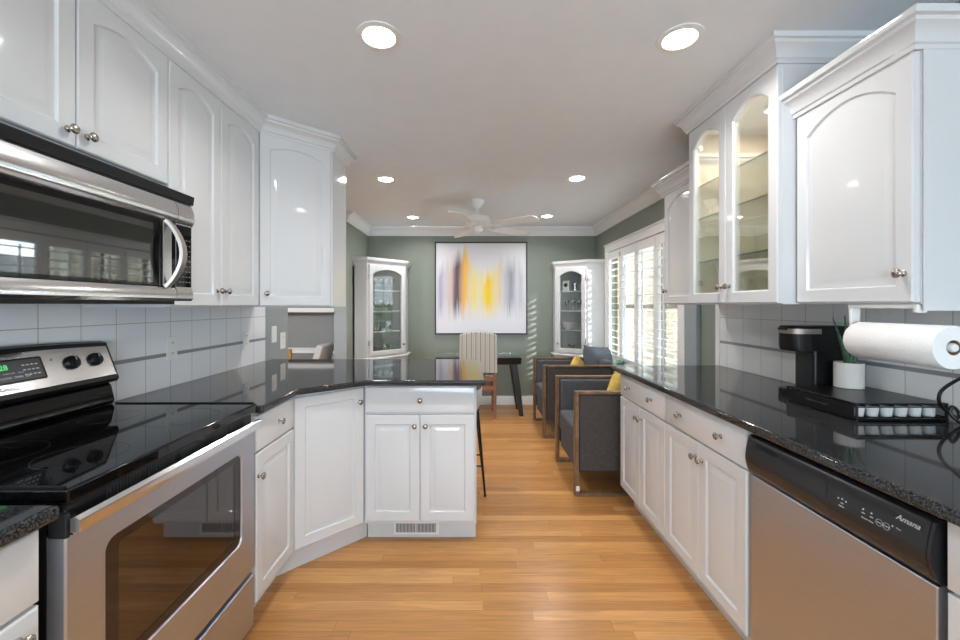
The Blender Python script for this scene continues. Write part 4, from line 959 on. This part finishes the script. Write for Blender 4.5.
# small plant by the window
pl = thing('small_plant', 'small green leafy plant on a stand behind the counter end', 'plant', (1.40, 3.78, 0))
MB().lathe([(0.10, 0), (0.10, 0.01), (0.015, 0.02), (0.015, 0.60), (0.10, 0.61), (0.10, 0.625), (0.0002, 0.625)], seg=24).build('stand', M_blackm, pl, smooth=50)
MB().lathe([(0.035, 0.626), (0.050, 0.74), (0.046, 0.74), (0.0002, 0.73)], seg=20).build('pot', M_ceram, pl, smooth=50)
m = MB()
for i in range(60):
    a = random.uniform(0, 2*PI); el = random.uniform(0.1, 1.4); r = random.uniform(0.04, 0.095)
    d = Vector((math.cos(a)*math.cos(el), math.sin(a)*math.cos(el), math.sin(el)*0.8)); c0 = Vector((0, 0, 0.745))+d*r; sd = d.cross(Vector((0, 0, 1))).normalized()
    p = [c0-sd*0.012, c0-d*0.018, c0+sd*0.012, c0+d*0.02]; up = sd.cross(d).normalized()*0.0015
    m.loft([[tuple(q) for q in p], [tuple(q+up) for q in p]])
m.build('foliage', M_leaf, pl)

# ------------------------------------------------------------------ dining room glimpses
sh_ = tag(MB().box(-3.4, -1.54, 5.03, 5.198, 1.245, 1.30).build('wall_shelf', M_trim, bevel=0.003), 'white wall shelf seen through the opening behind the peninsula', 'shelf')
wc_ = thing('dining_chair', 'white upholstered chair seen through the opening behind the peninsula', 'chair', (-1.86, 4.45, 0))
m = MB(); m.prism_y([(0.02, 0.44), (0.10, 0.44), (0.235, 0.88), (0.165, 0.90)], 0, 0.44); m.build('backrest', M_throw, wc_, bevel=0.015, seg=3)
MB().box(-0.40, 0.06, 0.0, 0.44, 0.37, 0.438).build('seat', M_throw, wc_, bevel=0.015, seg=3)
for x in (-0.37, 0.04):
    for y in (0.04, 0.40): MB().box(x-0.02, x+0.02, y-0.02, y+0.02, 0, 0.37).build('leg', M_cherry, wc_)
oc = thing('wooden_chair', 'honey oak chair seen through the opening beside the grey wall', 'chair', (-2.605, 4.91, 0))
for x in (0.02, 0.40):
    MB().box(x-0.022, x+0.022, 0, 0.035, 0, 0.80).build('back_post', M_oakch, oc, bevel=0.008)
    MB().box(x-0.02, x+0.02, 0.215, 0.25, 0, 0.42).build('leg', M_oakch, oc)
MB().box(0.0, 0.42, 0.036, 0.25, 0.42, 0.46).build('seat', M_oakch, oc, bevel=0.006)
MB().box(0.044, 0.376, 0.005, 0.03, 0.66, 0.74).box(0.044, 0.376, 0.005, 0.03, 0.53, 0.58).build('back_rail', M_oakch, oc)

# ------------------------------------------------------------------ right counter things
CT = 0.925
tr = thing('pod_drawer', 'black pod storage drawer on the right counter', 'drawer', (1.345, 1.412, CT))
TX, TY, TZ = 0.321, 0.315, 0.064
m = MB(); m.box(0, TX, 0, TY, TZ-0.006, TZ); m.build('top_plate', M_blackm, tr, bevel=0.002)
m = MB(); m.box(0.0, TX, 0.0, TY, 0.004, 0.010); m.build('tray_floor', M_blackm, tr)
m = MB()
for x, y in ((0.004, 0.004), (TX-0.004, 0.004), (TX-0.004, TY-0.004), (0.004, TY-0.004)): m.cyl((x, y, 0), (x, y, TZ-0.006), 0.004, 8)
for z in (0.014, TZ-0.014): m.cyl((0.004, 0.002, z), (TX-0.004, 0.002, z), 0.0022, 8).cyl((0.004, TY-0.002, z), (TX-0.004, TY-0.002, z), 0.0022, 8)
for z in (0.014, TZ-0.014): m.cyl((0.004, 0.004, z), (0.004, TY-0.004, z), 0.0022, 8).cyl((TX-0.004, 0.004, z), (TX-0.004, TY-0.004, z), 0.0022, 8)
m.build('wire_frame', M_blackm, tr, smooth=50)
df = MB().box(-0.004, 0.0, 0.008, TY-0.004, 0.008, TZ-0.008).build('drawer_front', M_black, tr, bevel=0.001)
MB().tube([(-0.004, 0.11, 0.035), (-0.018, 0.115, 0.035), (-0.018, 0.19, 0.035), (-0.004, 0.195, 0.035)], 0.0035, 8).build('handle', M_blackm, df, smooth=50)
pod = None
for i in range(6):
    if pod is None:
        pod = thing('coffee_pod', '', 'coffee pod', (0, 0, 0))
        MB().lathe([(0.0235, 0), (0.0235, 0.0015), (0.021, 0.002), (0.0165, 0.038), (0.015, 0.040), (0.0002, 0.040)], (0, 0.0, 0.041), (0, 0, -1), 20).build('cup', M_plast, pod, smooth=40)
        MB().lathe([(0.0225, 0), (0.0225, 0.0008), (0.0002, 0.0008)], (0, 0, 0.0411), (0, 0, 1), 20).build('foil_lid', M_chrome, pod)
        p = pod
    else: p = copy_tree(pod)
    p.location = (1.345+0.030+i*0.0505, 1.412+0.030, CT+0.0105)
    p['label'] = 'white coffee pod in the front row of the black pod drawer'; p['group'] = 'coffee pods in the black pod drawer'

km = thing('coffee_maker', 'slim black coffee maker with silver band on the right counter', 'coffee maker', (1.40, 1.755, CT))
def stad(x0, x1, y0, y1, r, z, n=6):
    p = []
    for cx, cy, a0 in ((x0+r, y0+r, PI), (x1-0.01, y0+0.01, 1.5*PI), (x1-0.01, y1-0.01, 0), (x0+r, y1-r, PI/2)):
        rr = r if cx < (x0+x1)/2 else 0.01
        for i in range(n+1): a = a0+PI/2*i/n; p.append((cx+rr*math.cos(a), cy+rr*math.sin(a), z))
    return p
m = MB(); m.loft([stad(0.0, 0.255, 0, 0.115, 0.035, 0.0), stad(0.0, 0.255, 0, 0.115, 0.035, 0.028), stad(0.004, 0.255, 0.003, 0.112, 0.033, 0.032)]); m.build('base', M_black, km, smooth=40)
m = MB(); m.loft([stad(0.09, 0.255, 0.002, 0.113, 0.012, 0.032), stad(0.09, 0.255, 0.002, 0.113, 0.012, 0.205)]); m.build('water_column', M_black, km, smooth=40)
m = MB(); m.loft([stad(0.09-0.0006, 0.12, 0.012, 0.103, 0.004, 0.04), stad(0.09-0.0006, 0.12, 0.012, 0.103, 0.004, 0.195)]); m.build('column_face', M_dark, km, smooth=40)
m = MB(); m.loft([stad(0.006, 0.255, 0.0, 0.115, 0.04, 0.205), stad(0.0, 0.255, 0.0, 0.115, 0.04, 0.22), stad(0.0, 0.255, 0.0, 0.115, 0.04, 0.308), stad(0.006, 0.25, 0.006, 0.109, 0.036, 0.315)]); hd = m.build('brew_head', M_black, km, smooth=40)
m = MB(); m.loft([stad(-0.0015, 0.125, -0.0015, 0.1165, 0.041, 0.281), stad(-0.0015, 0.125, -0.0015, 0.1165, 0.041, 0.303)]); m.build('silver_band', M_handle, hd, smooth=40)
m = MB(); m.box(-0.012, 0.02, 0.035, 0.08, 0.296, 0.306); m.build('lift_tab', M_blackm, hd, bevel=0.003)
MB().lathe([(0.04, 0), (0.04, 0.003), (0.0002, 0.003)], (0.05, 0.0575, 0.0322), (0, 0, 1), 24).build('drip_grate', M_blackm, km)

al = thing('potted_aloe', 'small aloe in a white pot on the black pod drawer', 'plant', (1.572, 1.685, CT+0.0642))
MB().lathe([(0.044, 0), (0.0485, 0.002), (0.0485, 0.105), (0.0445, 0.105), (0.044, 0.092), (0.0002, 0.092)], seg=36).build('pot', M_ceram, al, smooth=40)
MB().lathe([(0.043, 0.090), (0.042, 0.097), (0.0002, 0.099)], seg=24).build('soil', M_soil, al)
for i, (a, tilt, ln_) in enumerate(((3.3, 0.28, 0.200), (3.6, 0.11, 0.205), (1.8, 0.02, 0.205), (4.4, 0.20, 0.12), (5.6, 0.35, 0.10), (3.6, 0.5, 0.09), (0.9, 0.45, 0.10))):
    dx, dy = math.cos(a), math.sin(a); pts = []; rr = []
    for k in range(7):
        s = k/6; bend = tilt*s*(1+0.3*s); pts.append((dx*(0.008+ln_*bend), dy*(0.008+ln_*bend), 0.095+ln_*s)); rr.append(max(0.0008, 0.0095*(1-s**1.5)))
    m = MB(); m.tube(pts, rr, 8); m.build('leaf', M_aloe, al, smooth=60)

# paper towels under the near right wall cabinet
pr = thing('paper_towel_roll', 'white paper towel roll mounted under the right wall cabinet', 'paper towel', (1.312, 1.10, 1.215))
m = MB(); m.lathe([(0.021, 0), (0.0585, 0), (0.060, 0.003), (0.060, 0.262), (0.0585, 0.265), (0.021, 0.265)], (0, 0, 0), (0, 1, 0), 48, closed=True); m.build('paper', M_paper, pr, smooth=40)
MB().lathe([(0.0195, 0.001), (0.021, 0.001), (0.021, 0.264), (0.0195, 0.264)], (0, 0, 0), (0, 1, 0), 28, closed=True).build('cardboard_core', M_card, pr, smooth=40)
ph = thing('paper_towel_holder', 'white plastic holder carrying the paper towel roll', 'holder', (1.312, 1.08, 1.215))
MB().box(-0.016, 0.016, 0.105, 0.315, 0.106, 0.1185).box(-0.016, 0.016, 0.097, 0.109, 0.094, 0.1185).build('mounting_bar', M_plast, ph, bevel=0.003)
m = MB(); m.loft([[(x, y, z) for x, z in ((-0.012, -0.014), (0.012, -0.014), (0.017, 0.106), (-0.017, 0.106))] for y in (0.300, 0.310)]); m.build('arm', M_plast, ph, bevel=0.002)
MB().lathe([(0.0002, 0.016), (0.010, 0.017), (0.013, 0.022), (0.013, 0.035), (0.009, 0.04), (0.009, 0.30), (0.0002, 0.301)], (0, 0, 0), (0, 1, 0), 20).build('rod', M_plast, ph, smooth=40)

# power cord
cd = MB(); pts = [(1.672, 1.22, 1.17), (1.645, 1.27, 1.155), (1.625, 1.33, 1.10), (1.600, 1.370, 1.050), (1.592, 1.378, 1.015), (1.605, 1.380, 0.985), (1.640, 1.382, 0.957), (1.664, 1.380, 0.948), (1.664, 1.385, 0.970), (1.640, 1.380, 0.985), (1.632, 1.380, 0.965), (1.645, 1.370, 0.940), (1.664, 1.37, 0.931), (1.640, 1.34, 0.931), (1.655, 1.28, 0.931)]
def cr(pts, n=8):
    P = [Vector(p) for p in pts]; P = [P[0]]+P+[P[-1]]; out = []
    for i in range(1, len(P)-2):
        for k in range(n):
            t = k/n; out.append(0.5*((2*P[i])+(-P[i-1]+P[i+1])*t+(2*P[i-1]-5*P[i]+4*P[i+1]-P[i+2])*t*t+(-P[i-1]+3*P[i]-3*P[i+1]+P[i+2])*t**3))
    return out+[P[-2]]
cd.tube(cr(pts), 0.0052, 8)
tag(cd.build('power_cord', M_blackm, smooth=60), 'black power cord hanging down to the pod drawer on the right counter', 'cord')
